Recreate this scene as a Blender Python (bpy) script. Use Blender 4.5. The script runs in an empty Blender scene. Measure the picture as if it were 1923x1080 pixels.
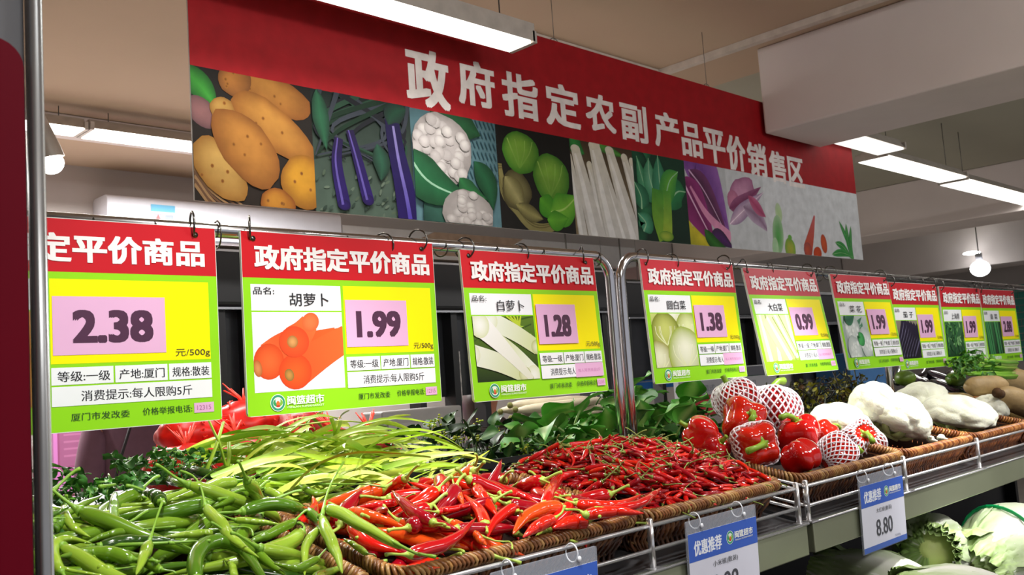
import bpy, bmesh, math, random
import numpy as np
from mathutils import Matrix, Vector
SC = bpy.context.scene
COL = SC.collection
rnd = random.Random(7)
nr = np.random.default_rng(7)

# ------------------------------------------------------------------ camera
FPX, PX, PY = 1786.4, 961.5, 540.0
az, pit, rol = map(math.radians, (45.15, 5.66, 3.99))
CAMZ = 1.4
_f = np.array([math.cos(az)*math.cos(pit), math.sin(az)*math.cos(pit), math.sin(pit)])
_r = np.array([math.sin(az), -math.cos(az), 0.0]); _u = np.cross(_r, _f)
IX = math.cos(rol)*_r - math.sin(rol)*_u
IY = math.sin(rol)*_r + math.cos(rol)*_u
CC = np.array([0, 0, CAMZ])
cd = bpy.data.cameras.new('camera'); cd.sensor_width = 36; cd.lens = FPX/1923*36
cd.clip_start = .05; cd.clip_end = 60
cam = bpy.data.objects.new('camera', cd); COL.objects.link(cam)
m = Matrix.Identity(4)
for i in range(3):
    m[i][0] = IX[i]; m[i][1] = IY[i]; m[i][2] = -_f[i]; m[i][3] = CC[i]
cam.matrix_world = m
cd.dof.use_dof = True; cd.dof.focus_distance = 1.55; cd.dof.aperture_fstop = 16.0
SC.camera = cam

# ------------------------------------------------------------------ world, lamps, exposure
w = bpy.data.worlds.new('world'); SC.world = w; w.use_nodes = True
w.node_tree.nodes['Background'].inputs[0].default_value = (.92, .92, 1.0, 1)
w.node_tree.nodes['Background'].inputs[1].default_value = .55
SC.view_settings.view_transform = 'Standard'; SC.view_settings.look = 'None'
SC.view_settings.gamma = 1; SC.view_settings.use_curve_mapping = False
SC.view_settings.exposure = 0.0

def area(name, loc, aim, sx, sy, power, col=(1, .98, .95), spread=None):
    l = bpy.data.lights.new(name, 'AREA'); l.shape = 'RECTANGLE'; l.size = sx; l.size_y = sy
    l.energy = power; l.color = col
    if spread: l.spread = math.radians(spread)
    o = bpy.data.objects.new(name, l); COL.objects.link(o); o.location = loc
    d = Vector(aim)-Vector(loc)
    o.rotation_euler = d.to_track_quat('-Z', 'Y').to_euler()
    return o
# shop tubes over the customers' aisle, in front of the counter
area('aisle_tube_light', (.6, -.7, 2.55), (1.2, 1.1, 1.4), .6, .15, 12)
area('aisle_tube_light', (2.6, -.7, 2.55), (2.7, 1.1, 1.4), 1.4, .15, 15)
area('aisle_tube_light', (5.2, -.4, 2.55), (5.2, 1.1, 1.2), 1.4, .15, 15)
# the rear spots are added fill behind the hanging signs
# track spots aimed down at the vegetables
def spot(name, loc, aim, power, ang, blend=.6, col=(1, 1, .97), rad=.04):
    l = bpy.data.lights.new(name, 'SPOT'); l.energy = power; l.spot_size = math.radians(ang); l.spot_blend = blend
    l.color = col; l.shadow_soft_size = rad
    o = bpy.data.objects.new(name, l); COL.objects.link(o); o.location = loc
    o.rotation_euler = (Vector(aim)-Vector(loc)).to_track_quat('-Z', 'Y').to_euler()
spot('track_spot_light', (.55, .55, 2.45), (.6, 1.05, 1.2), 62, 50)
spot('track_spot_light', (1.1, .5, 2.45), (1.05, 1.05, 1.2), 48, 46)
spot('track_spot_light', (1.75, .5, 2.45), (1.7, 1.05, 1.2), 40, 44)
spot('track_spot_light', (2.2, .5, 2.45), (2.14, 1.05, 1.2), 135, 33)
spot('track_spot_light', (3.2, .5, 2.45), (3.1, 1.1, 1.2), 26, 56)
spot('rear_spot_light', (.95, 1.72, 2.6), (.82, 1.32, 1.28), 32, 34, col=(1, .98, .85))  # unseen spots added here, standing in for the hanging tube row's light
spot('rear_spot_light', (1.25, 1.7, 2.6), (1.25, 1.95, 1.3), 10, 50)
spot('rear_spot_light', (1.7, 1.72, 2.6), (1.66, 1.38, 1.28), 9, 40)
spot('track_spot_light', (2.7, -.25, 2.3), (2.45, .85, .92), 95, 34)

# ------------------------------------------------------------------ helpers
def ray(u, v): return IX*(u-PX)/FPX - IY*(v-PY)/FPX + _f
def aty(u, v, y): d = ray(u, v); return CC + d*(y/d[1])
def hit(u, v, f, ymin=.5, ymax=2.5):
    """where the sight line meets the heap surface z=f(x,y)"""
    d = ray(u, v); y = ymin
    while y < ymax:
        p = CC + d*(y/d[1])
        if p[2] <= f(p[0], p[1]): break
        y += .004
    return p
def lin(c): return c/12.92 if c <= .04045 else ((c+.055)/1.055)**2.4
def C(h):
    if not isinstance(h, str): return (lin(h[0]/255), lin(h[1]/255), lin(h[2]/255), 1)
    return tuple(lin(int(h[i:i+2], 16)/255) for i in (0, 2, 4)) + (1,)

_m = {}
def M(name, col=None, rough=.5, metal=0, var=.12, nscale=20, bump=0, bscale=60, emit=0, spec=.5, sss=0, attr=False, alpha=1, trans=0, coat=0):
    if name in _m: return _m[name]
    mt = bpy.data.materials.new(name); mt.use_nodes = True; nt = mt.node_tree; N = nt.nodes; L = nt.links
    b = N['Principled BSDF']; b.inputs['Roughness'].default_value = rough; b.inputs['Metallic'].default_value = metal
    b.inputs['Specular IOR Level'].default_value = spec
    c = C(col) if col else (1, 1, 1, 1)
    tc = N.new('ShaderNodeTexCoord')
    src = None
    if attr:
        a = N.new('ShaderNodeAttribute'); a.attribute_name = 'Col'; src = a.outputs['Color']
    else:
        rg = N.new('ShaderNodeRGB'); rg.outputs[0].default_value = c; src = rg.outputs[0]
    if var:
        n = N.new('ShaderNodeTexNoise'); n.inputs['Scale'].default_value = nscale; n.inputs['Detail'].default_value = 3
        L.new(tc.outputs['Object'], n.inputs['Vector'])
        mr = N.new('ShaderNodeMapRange'); mr.inputs[1].default_value = .3; mr.inputs[2].default_value = .7
        mr.inputs[3].default_value = 1-var; mr.inputs[4].default_value = 1+var
        L.new(n.outputs['Fac'], mr.inputs[0])
        vm = N.new('ShaderNodeVectorMath'); vm.operation = 'MULTIPLY'
        L.new(src, vm.inputs[0]); L.new(mr.outputs[0], vm.inputs[1]); src = vm.outputs[0]
    L.new(src, b.inputs['Base Color'])
    if bump:
        n2 = N.new('ShaderNodeTexNoise'); n2.inputs['Scale'].default_value = bscale
        L.new(tc.outputs['Object'], n2.inputs['Vector'])
        bp = N.new('ShaderNodeBump'); bp.inputs['Strength'].default_value = bump; bp.inputs['Distance'].default_value = .004
        L.new(n2.outputs['Fac'], bp.inputs['Height']); L.new(bp.outputs[0], b.inputs['Normal'])
    if emit:
        b.inputs['Emission Color'].default_value = c; b.inputs['Emission Strength'].default_value = emit
    if sss:
        b.inputs['Subsurface Weight'].default_value = sss; b.inputs['Subsurface Radius'].default_value = (.01, .008, .004)
        b.inputs['Subsurface Scale'].default_value = .5
    if coat: b.inputs['Coat Weight'].default_value = coat; b.inputs['Coat Roughness'].default_value = .08
    if alpha < 1: b.inputs['Alpha'].default_value = alpha
    if trans: b.inputs['Transmission Weight'].default_value = trans
    _m[name] = mt; return mt

def frames(path):
    P = np.array(path, float); n = len(P)
    T = np.gradient(P, axis=0); T /= np.linalg.norm(T, axis=1)[:, None]+1e-12
    ref = np.array([0, 0, 1.]) if abs(T[0][2]) < .9 else np.array([1., 0, 0])
    A = []; a = np.cross(T[0], ref); a /= np.linalg.norm(a)
    for t in T:
        a = a - t*(a@t); a /= np.linalg.norm(a)+1e-12; A.append(a.copy())
    A = np.array(A); B = np.cross(T, A)
    return P, T, A, B
class MB:
    def __init__(s): s.v = []; s.f = []; s.c = []; s.cur = None
    def col(s, h): s.cur = C(h); return s
    def add(s, V, F, cols=None):
        b = len(s.v); s.v += [tuple(map(float, q)) for q in V]; s.f += [tuple(b+i for i in q) for q in F]
        s.c += list(cols) if cols is not None else [s.cur or (1, 1, 1, 1)]*len(V); return s
    def box(s, x0, x1, y0, y1, z0, z1):
        V = [(x, y, z) for x in (x0, x1) for y in (y0, y1) for z in (z0, z1)]
        return s.add(V, [(0, 1, 3, 2), (4, 6, 7, 5), (0, 4, 5, 1), (2, 3, 7, 6), (0, 2, 6, 4), (1, 5, 7, 3)])
    def rbox(s, x0, x1, y0, y1, z0, z1, r=.01, n=4, axis='z'):
        """box with rounded vertical (or other axis) edges"""
        if axis == 'z': a, b, c = (x0, x1), (y0, y1), (z0, z1); mp = lambda p, q, t: (p, q, t)
        elif axis == 'y': a, b, c = (x0, x1), (z0, z1), (y0, y1); mp = lambda p, q, t: (p, t, q)
        else: a, b, c = (y0, y1), (z0, z1), (x0, x1); mp = lambda p, q, t: (t, p, q)
        pts = []
        for cx, cy, a0 in ((a[1]-r, b[1]-r, 0), (a[0]+r, b[1]-r, 90), (a[0]+r, b[0]+r, 180), (a[1]-r, b[0]+r, 270)):
            for k in range(n+1):
                t = math.radians(a0+90*k/n); pts.append((cx+r*math.cos(t), cy+r*math.sin(t)))
        m_ = len(pts); V = [mp(p, q, c[0]) for p, q in pts]+[mp(p, q, c[1]) for p, q in pts]
        F = [(i, (i+1) % m_, m_+(i+1) % m_, m_+i) for i in range(m_)]+[tuple(range(m_))[::-1], tuple(range(m_, 2*m_))]
        return s.add(V, F)
    def tube(s, path, rad, seg=8, cap=True, closed=False, sx=1, sy=1, cols=None):
        P, T, A, B = frames(path); n = len(P)
        R = np.full(n, rad) if np.isscalar(rad) else np.array(rad)
        V = []; CL = []
        for i in range(n):
            for k in range(seg):
                t = 2*math.pi*k/seg
                V.append(P[i]+R[i]*(sx*math.cos(t)*A[i]+sy*math.sin(t)*B[i]))
                if cols is not None: CL.append(cols[i])
        F = []
        for i in range(n if closed else n-1):
            j = (i+1) % n
            for k in range(seg):
                F.append((i*seg+k, i*seg+(k+1) % seg, j*seg+(k+1) % seg, j*seg+k))
        if cap and not closed:
            F.append(tuple(range(seg))[::-1]); F.append(tuple((n-1)*seg+k for k in range(seg)))
        return s.add(V, F, CL or None)
    def ell(s, c, r, seg=12, rings=8, rot=None, fn=None):
        V = []; F = []
        for i in range(rings+1):
            ph = math.pi*i/rings
            for k in range(seg):
                t = 2*math.pi*k/seg
                d = np.array([math.sin(ph)*math.cos(t), math.sin(ph)*math.sin(t), math.cos(ph)])
                q = d*np.array(r)*(fn(d) if fn else 1)
                if rot is not None: q = rot@q
                V.append(q+np.array(c))
        for i in range(rings):
            for k in range(seg):
                F.append((i*seg+k, (i+1)*seg+k, (i+1)*seg+(k+1) % seg, i*seg+(k+1) % seg))
        return s.add(V, F)
    def build(s, name, mat, parent=None, loc=None, smooth=True):
        me = bpy.data.meshes.new(name)
        V = s.v
        if loc is not None: V = [(a-loc[0], b-loc[1], c-loc[2]) for a, b, c in V]
        me.from_pydata(V, [], s.f)
        ca = me.color_attributes.new('Col', 'FLOAT_COLOR', 'POINT')
        ca.data.foreach_set('color', np.array(s.c, float).reshape(-1))
        me.materials.append(mat)
        if smooth: me.polygons.foreach_set('use_smooth', [True]*len(me.polygons))
        me.update()
        return link(name, me, parent, loc)
def link(name, me, parent=None, loc=None):
    o = bpy.data.objects.new(name, me); COL.objects.link(o)
    if loc is not None: o.location = tuple(map(float, loc))
    if parent is not None: o.parent = parent
    return o
def bevel(o, wdt=.002, seg=2):
    md = o.modifiers.new('bevel', 'BEVEL'); md.width = wdt; md.segments = seg; md.limit_method = 'ANGLE'; return o
def empty(name, loc=(0, 0, 0), rz=0):
    o = bpy.data.objects.new(name, None); COL.objects.link(o); o.location = tuple(map(float, loc)); o.rotation_euler = (0, 0, rz); o.empty_display_size = .05
    return o
def tag(o, label=None, cat=None, group=None, kind=None):
    if label: o['label'] = label
    if cat: o['category'] = cat
    if group: o['group'] = group
    if kind: o['kind'] = kind
    return o
def struct(o, label=None): return tag(o, label, None, None, 'structure')
def copy_tree(o, parent=None):
    c = o.copy(); COL.objects.link(c)
    if parent is not None: c.parent = parent
    for ch in list(o.children): copy_tree(ch, c)
    return c

# text, converted to flat meshes that face -Y
_tx = {}
def glyphs(body, bold=0.0):
    k = (body, bold)
    if k in _tx: return _tx[k]
    c = bpy.data.curves.new('lettering', 'FONT'); c.body = body; c.resolution_u = 3
    o = bpy.data.objects.new('lettering', c); COL.objects.link(o)
    dg = bpy.context.evaluated_depsgraph_get()
    me = bpy.data.meshes.new_from_object(o.evaluated_get(dg))
    V = np.array([v.co[:2] for v in me.vertices]).reshape(-1, 2); F = [tuple(p.vertices) for p in me.polygons]
    bpy.data.objects.remove(o); bpy.data.curves.remove(c); bpy.data.meshes.remove(me)
    _tx[k] = (V, F); return _tx[k]

class Art:
    """flat print: coloured polygons in (u,v) on a sheet facing -Y, each layer a hair prouder"""
    STEP = .00004
    def __init__(s, clip=None, layer=1): s.dim = 1.0; s.mb = MB(); s.l = layer; s.clip = clip
    def face(s, pts, cols):
        P = [(p[0], p[1], c) for p, c in zip(pts, cols)]
        if s.clip:
            u0, u1, v0, v1 = s.clip
            for ax, lim, sg in ((0, u0, 1), (0, u1, -1), (1, v0, 1), (1, v1, -1)):
                out = []
                for i in range(len(P)):
                    a, b = P[i-1], P[i]; ia = (a[ax]-lim)*sg >= 0; ib = (b[ax]-lim)*sg >= 0
                    if ia != ib:
                        t = (lim-a[ax])/(b[ax]-a[ax])
                        out.append((a[0]+t*(b[0]-a[0]), a[1]+t*(b[1]-a[1]), tuple(a[2][k]+t*(b[2][k]-a[2][k]) for k in range(4))))
                    if ib: out.append(b)
                P = out
                if len(P) < 3: return
        y = -s.STEP*s.l
        s.mb.add([(p[0], y, p[1]) for p in P], [tuple(range(len(P)))], [(p[2][0]*s.dim, p[2][1]*s.dim, p[2][2]*s.dim, 1) for p in P])
    def rect(s, u0, u1, v0, v1, c, c2=None):
        a = C(c); b = C(c2) if c2 else a
        s.face([(u0, v0), (u1, v0), (u1, v1), (u0, v1)], [b, b, a, a]); s.l += 1
    def poly(s, pts, c):
        s.face(pts, [C(c)]*len(pts)); s.l += 1
    def ell(s, cx, cy, rx, ry, rot=0, c='ffffff', ce=None, hx=0, hy=0, wob=0, seg=22, egg=0, seed=1):
        a = C(c); b = C(ce or c); rr = 4; co, si = math.cos(math.radians(rot)), math.sin(math.radians(rot))
        g = random.Random(seed); ph = [g.uniform(0, 6) for _ in range(3)]
        def pt(r, t):
            k = r*(1+wob*(math.sin(3*t+ph[0])+.6*math.sin(5*t+ph[1])+.5*math.sin(9*t+ph[2])))
            x = rx*k*math.cos(t); yy = ry*k*math.sin(t)*(1+egg*math.cos(t))
            x += hx*rx*(1-r); yy += hy*ry*(1-r)
            return (cx+x*co-yy*si, cy+x*si+yy*co)
        for i in range(rr):
            r0, r1 = i/rr, (i+1)/rr
            c0 = tuple(a[k]+(b[k]-a[k])*r0**1.6 for k in range(4)); c1 = tuple(a[k]+(b[k]-a[k])*r1**1.6 for k in range(4))
            for k in range(seg):
                t0, t1 = 2*math.pi*k/seg, 2*math.pi*(k+1)/seg
                if i == 0: s.face([pt(0, t0), pt(r1, t0), pt(r1, t1)], [c0, c1, c1])
                else: s.face([pt(r0, t0), pt(r1, t0), pt(r1, t1), pt(r0, t1)], [c0, c1, c1, c0])
        s.l += 1
    def stroke(s, pts, w0, w1, c, c2=None, n=14):
        """tapering stroke through a quadratic of points"""
        P = spline(pts, n); a = C(c); b = C(c2) if c2 else a
        T = np.gradient(P, axis=0); T /= np.linalg.norm(T, axis=1)[:, None]+1e-9
        Nn = np.stack([-T[:, 1], T[:, 0]], 1)
        m_ = len(P)
        for i in range(m_-1):
            wa = w0+(w1-w0)*i/(m_-1); wb = w0+(w1-w0)*(i+1)/(m_-1)
            ca = tuple(a[k]+(b[k]-a[k])*i/(m_-1) for k in range(4)); cb = tuple(a[k]+(b[k]-a[k])*(i+1)/(m_-1) for k in range(4))
            s.face([P[i]-Nn[i]*wa, P[i+1]-Nn[i+1]*wb, P[i+1]+Nn[i+1]*wb, P[i]+Nn[i]*wa], [ca, cb, cb, ca])
        s.l += 1
    def leaf(s, pts, wd, c, ce=None, n=12, rib=None):
        """lens-shaped leaf along points"""
        P = spline(pts, n); a = C(c); b = C(ce or c)
        T = np.gradient(P, axis=0); T /= np.linalg.norm(T, axis=1)[:, None]+1e-9
        Nn = np.stack([-T[:, 1], T[:, 0]], 1); m_ = len(P)
        W = [wd*math.sin(math.pi*(i/(m_-1))**.8)+1e-6 for i in range(m_)]
        for sg in (-1, 1):
            for i in range(m_-1):
                s.face([P[i], P[i+1], P[i+1]+sg*Nn[i+1]*W[i+1], P[i]+sg*Nn[i]*W[i]], [a, a, b, b])
        s.l += 1
        if rib: s.stroke(pts, wd*.07, wd*.03, rib)
    def text(s, body, u0, u1, v0, v1, c, bold=.0):
        """bold strokes are made by printing the glyphs again a hair to each side"""
        V, F = glyphs(body, 0); mn = V.min(0); mx = V.max(0)
        U = (V-mn)/(mx-mn)*np.array([u1-u0, v1-v0])+np.array([u0, v0])
        k = bold*(v1-v0); cc = C(c)
        sh = [(0, 0)] if not bold else ([(-k, 0), (k, 0)] if bold < .03 else [(0, 0), (-k, 0), (k, 0), (0, k*.7), (0, -k*.7), (-k, -k*.7), (k, -k*.7), (-k, k*.7), (k, k*.7)])
        y = -s.STEP*s.l
        for n_, (dx, dy) in enumerate(sh):
            s.mb.add([(p[0]+dx, y-n_*.000004, p[1]+dy) for p in U], F, [cc]*len(U))
        s.l += 1
    def logo(s, cx, cy, r, wu, mono=False):
        """round green emblem with the shop name beside it"""
        s.ell(cx, cy, r*1.08, r*1.08, c='f4f8f4', seg=26); s.ell(cx, cy, r, r, c='2c9a72', seg=26); s.ell(cx, cy, r*.72, r*.72, c='e9f3e2', seg=22)
        s.leaf([(cx-r*.1, cy-r*.5), (cx-r*.5, cy), (cx-r*.35, cy+r*.5)], r*.2, '2f9d5a'); s.leaf([(cx+r*.1, cy-r*.5), (cx+r*.5, cy), (cx+r*.35, cy+r*.5)], r*.2, '7fb93a')
        s.ell(cx, cy-r*.1, r*.25, r*.33, c='e0702a'); s.ell(cx, cy-r*.42, r*.3, r*.14, c='c33a22')
        s.text('闽篮超市', cx+r*1.35, cx+r*1.35+wu, cy-r*.35, cy+r*.75, 'f6f8f2', .035)
        s.text('MINLAN SUPERMARKET', cx+r*1.35, cx+r*1.35+wu, cy-r*.78, cy-r*.52, 'eef4e4', .01)
    def build(s, name, parent, mat=None): return s.mb.build(name, mat or M('printed_ink', attr=True, rough=.42, var=.04, nscale=8), parent, smooth=False)
def spline(pts, n=14):
    P = np.array(pts, float)
    if len(P) == 2: return np.array([P[0]+(P[1]-P[0])*t for t in np.linspace(0, 1, n)])
    t = np.linspace(0, 1, len(P)); T = np.linspace(0, 1, n)
    # Catmull-Rom through the points
    out = []
    for q in T:
        x = q*(len(P)-1); i = min(int(x), len(P)-2); f = x-i
        p0 = P[i-1] if i > 0 else 2*P[0]-P[1]; p1 = P[i]; p2 = P[i+1]; p3 = P[i+2] if i+2 < len(P) else 2*P[-1]-P[-2]
        out.append(.5*((2*p1)+(-p0+p2)*f+(2*p0-5*p1+4*p2-p3)*f*f+(-p0+3*p1-3*p2+p3)*f**3))
    return np.array(out)
# ------------------------------------------------------------------ room
def slab(name, b, mat, label=None):
    return struct(MB().box(*b).build(name, mat, smooth=False), label)
CEIL = 2.75
slab('floor', (-4, 16, -5, 5.5, -.05, 0), M('floor_tile', 'b5aea4', .35, nscale=3))
slab('ceiling', (-4, 3.9, -5, 5.5, CEIL, CEIL+.1), M('ceiling_paint', 'bca48c', .85, var=.05, nscale=1.2, bump=.1, bscale=25), 'cream plaster ceiling')
o = slab('ceiling', (3.9, 16, -5, 5.5, CEIL, CEIL+.1), M('ceiling_lamp_tint', 'a8a594', .85, var=.05, nscale=1.2), 'olive grey plaster ceiling beyond the deep beam')  # same ceiling; the other lamps' tint is painted into its colour
wb = slab('wall_back', (-4, 16, 5.3, 5.45, 0, CEIL), M('wall_paint', 'b4aca8', .8, var=.04, nscale=2))
wr = slab('wall_right', (12.6, 12.75, -5, 5.4, 0, CEIL), M('wall_paint'))
wall_left = slab('wall_left', (-4.1, -4, -5, 5.4, 0, CEIL), M('wall_paint'))
# beams crossing the shop
bm = M('beam_paint', 'dcd2ce', .8, var=.05, nscale=2.5, bump=.08, bscale=12)
def beam(b, label):
    o = slab('trim_1', b, bm, label); bevel(o, .008, 2); return o
beam((3.60, 4.08, -4.9, 2.03, 2.376, CEIL-.001), 'deep plastered ceiling beam in front of the banner')
b2 = beam((7.45, 8.0, -4.9, 5.29, 2.376, CEIL-.001), 'second plastered ceiling beam beyond the banner'); b2.name = 'trim_2'
b3 = beam((10.9, 11.5, -4.9, 5.29, 2.3, CEIL-.001), 'farthest plastered ceiling beam'); b3.name = 'trim_3'
b4 = beam((-3.9, 7.2, 4.37, 4.62, 2.70, CEIL-.001), 'shallow plastered rib across the ceiling behind the banner'); b4.name = 'trim_4'
o = struct(MB().box(.9, 3.48, 2.44, 2.475, 2.724, CEIL-.001).build('trim_5', M('white_trunking', 'c9bfb4', .5), smooth=False), 'cable trunking running along the ceiling')
o = struct(MB().box(3.45, 3.485, -3, 2.44, 2.722, CEIL-.001).build('trim_6', M('white_trunking'), smooth=False), 'cable trunking running beside the beam')
for i, (u, v, r_) in enumerate(((3.28, 2.12, .013), (3.39, 2.07, .016), (3.42, 2.4, .009))):
    mb = MB(); mb.ell((0, 0, 0), (r_, r_, .006), 12, 6); mb.tube([(0, 0, 0), (0, 0, -.015), (.006, 0, -.022), (.012, 0, -.016)], .002, 6)
    tag(mb.build('ceiling_hook', M('rusty_steel', '4a4030', .7), None, (u, v, CEIL-.001)), ('small rusty hook in the ceiling, nearer the red banner', 'small rusty hook in the ceiling, nearer the plastered beam', 'tiny dark hook in the corner of the ceiling trunking')[i], 'hook')
# glazed bricks on the far walls: each its own brick
def bricks(parent, x0, x1, z0, z1, y, bw, bh, mat, axis='x', limit=150):
    me = MB().rbox(-bw/2+.004, bw/2-.004, -.012, .0, -bh/2+.004, bh/2-.004, .004, 1, 'y').build('brick', mat, parent, smooth=False)
    r0 = 0; n = 0; z = z0+bh/2
    while z < z1:
        x = x0+(bw/2 if r0 % 2 else 0)+bw/2
        while x < x1+bw/2 and n < limit:
            o = me if n == 0 else me.copy()
            if n: COL.objects.link(o)
            o.name = 'brick'; o.location = (x, y, z) if axis == 'x' else (y, x, z)
            if axis != 'x': o.rotation_euler = (0, 0, -math.pi/2)
            o.parent = parent; n += 1; x += bw
        z += bh; r0 += 1
bricks(wr, 3.6, 4.6, 1.22, 2.16, 12.6, .20, .085, M('teal_glazed_brick', '2f8f80', .3, var=.2, nscale=4), 'y')
bricks(wb, 6.35, 7.6, 1.25, 1.85, 5.3, .20, .07, M('blue_glazed_brick', '1f5ca0', .3, var=.2, nscale=4), limit=100)
bricks(wb, 1.7, 2.85, .95, 1.4, 5.3, .16, .06, M('pink_glazed_brick', 'b0486a', .35, var=.2, nscale=4), limit=70)

# ------------------------------------------------------------------ air conditioner on the back wall
t = tag(empty('air_conditioner', (2.78, 5.2, 2.45)), 'long white wall-mounted air conditioner with an energy label', 'air conditioner')
wp = M('white_plastic', 'dfe0ea', .35, var=.02)
bevel(MB().rbox(-.74, .77, -.1, .1, -.13, .115, .03, 4, 'x').build('casing', wp, t), .004)
MB().box(-.70, .74, -.104, -.10, -.12, -.112).build('outlet_gap', M('dark_gap', '4c4c52', .6), t, smooth=False)
bevel(MB().box(-.735, .765, -.104, -.1, -.095, -.09).build('panel_seam', M('panel_grey', 'aaaab4', .5), t, smooth=False), .001)
a = Art(); a.rect(-.5, -.36, -.10, .075, 'e8edf4'); a.rect(-.5, -.36, .035, .075, '5fb4dc'); a.rect(-.485, -.44, -.03, .025, '9a9aa6'); a.poly([(-.48, -.02), (-.46, .02), (-.44, -.02)], 'c05050'); a.rect(-.42, -.37, -.03, .02, '8d98a4'); a.rect(-.485, -.375, -.06, -.045, 'b8c4d4'); a.rect(-.485, -.375, -.085, -.075, 'c8d0dc')
o = a.build('energy_label', t); o.location = (0, -.1045, 0)
# white soffit casing beyond it, with a bare brown panel
t = tag(empty('wall_casing', (5.1, 5.2, 2.42)), 'low white boxed casing along the back wall below the banner', 'casing')
bevel(MB().box(-1.53, 1.55, -.08, .09, -.09, .08).build('box_section', M('casing_white', 'c4c2c2', .6, var=.03), t, smooth=False), .004)
MB().add([(-1.15, -.083, -.088), (-.2, -.083, -.088), (.15, -.083, .078), (-.75, -.083, .078), (-1.15, -.0805, -.088), (-.2, -.0805, -.088), (.15, -.0805, .078), (-.75, -.0805, .078)], [(0, 1, 2, 3), (7, 6, 5, 4), (0, 4, 5, 1), (1, 5, 6, 2), (2, 6, 7, 3), (3, 7, 4, 0)]).build('bare_panel', M('bare_plaster', 'a58c78', .8), t, smooth=False)

# ------------------------------------------------------------------ tube lamps
glow = M('lamp_glow', 'fffdf6', emit=7, var=0)
def batten(x0, x1, y, z, label, wdt=.15, light=None, group=None, glow=glow, spread=170):
    t = tag(empty('tube_lamp', ((x0+x1)/2, y, z)), label, 'lamp', group); h = (x1-x0)/2; w2 = wdt/2
    # reflector housing, trapezoid section
    if glow.name == 'lamp_glow_soft': V = [(sx*h, yy, zz) for sx in (-1, 1) for yy, zz in ((-w2, -.002), (-w2, .052), (w2, .052), (w2, -.002))]
    else: V = [(sx*h, yy, zz) for sx in (-1, 1) for yy, zz in ((-w2, 0), (-w2*.55, .05), (w2*.55, .05), (w2, 0))]
    mb = MB().add(V, [(0, 1, 2, 3), (7, 6, 5, 4), (0, 4, 5, 1), (1, 5, 6, 2), (2, 6, 7, 3)])
    mb.build('housing', M('lamp_housing', 'b8b0a8', .4, .3), t, smooth=False)
    MB().box(-h+.012, h-.012, -w2+.008, w2-.008, -.008, .002).build('diffuser', glow, t, smooth=False)
    for s_ in (-1, 1):
        MB().box(s_*h-.008, s_*h+.008, -w2, w2, -.006, .03).build('end_cap', M('lamp_housing'), t, smooth=False)
    for s_ in (-.42, .42):
        MB().tube([(s_*2*h, 0, .05), (s_*2*h, 0, CEIL-z)], .0022, 6).build('hanging_wire', M('steel_wire', '6a6864', .4, .8), t)
    if light:
        o = area('tube_light', ((x0+x1)/2, y, z-.012), ((x0+x1)/2, y, 0), 2*h*.95, wdt*.8, light, spread=spread)
    return t
batten(.9, 1.99, 1.885, 2.388, 'hanging tube lamp in front of the red banner, dark end by its lettering', .105, 7, glow=M('lamp_glow_soft', 'fffdf6', emit=2.2, var=0), spread=95)
sg_ = M('lamp_glow_panel', 'fffdf6', emit=2.6, var=0)
batten(4.12, 4.70, 1.96, 2.42, 'bright lamp panel nearest the beam in the row beyond the banner', .15, None, glow=M('lamp_glow_near', 'fffdf6', emit=1.3, var=0))
batten(4.76, 5.85, 2.09, 2.42, 'bright lamp panel in the middle of the row beyond the banner', .17, 9, glow=sg_)
batten(5.93, 8.1, 2.12, 2.42, 'bright lamp panel running off the right edge of the photo', .18, 18, glow=sg_)
batten(.43, 1.60, 4.27, 2.645, 'left one of the two tube lamps glowing behind the steel post', .14, 80)
batten(1.62, 2.92, 4.27, 2.645, 'right one of the two tube lamps behind the steel post, running behind the banner', .17, 130)
batten(4.85, 5.3, 4.05, 1.90, 'small tube lamp under the dark canopy seen between the two steel frames', .05, 1)
# cone spotlight by the steel post
t = tag(empty('cone_spotlight', (.86, 2.5, 2.05)), 'grey cone spotlight with a bright bulb beside the steel post', 'lamp')
rt = Matrix.Rotation(math.radians(-14), 3, 'Y')
mb = MB(); mb.tube([rt@Vector((0, 0, q)) for q in (0, .03, .07, .12, .14)], [.034, .030, .022, .012, .006], 16, cap=False); mb.build('shade', M('lamp_housing'), t)
MB().ell((0, 0, -.012), (.032, .032, .03), 16, 10).build('bulb', glow, t)
MB().tube([rt@Vector((0, 0, .14)), (-.04, 0, .3), (-.04, 0, CEIL-2.05)], .004, 6).build('cord', M('steel_wire'), t)
t = tag(empty('globe_lamp', (10.6, 3.62, 2.25)), 'round glowing globe lamp under the far beam at the right', 'lamp')
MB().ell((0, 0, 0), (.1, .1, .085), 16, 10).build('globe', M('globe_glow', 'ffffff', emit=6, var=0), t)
MB().tube([(0, 0, .50), (0, 0, .16)], .006, 8).build('cord', M('steel_wire'), t); MB().tube([(0, 0, .08), (0, 0, .16)], .035, 10).build('socket', wp, t)
MB().ell((.15, .12, .19), (.09, .09, .02), 14, 6).build('ceiling_plate', M('globe_glow'), t)

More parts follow.
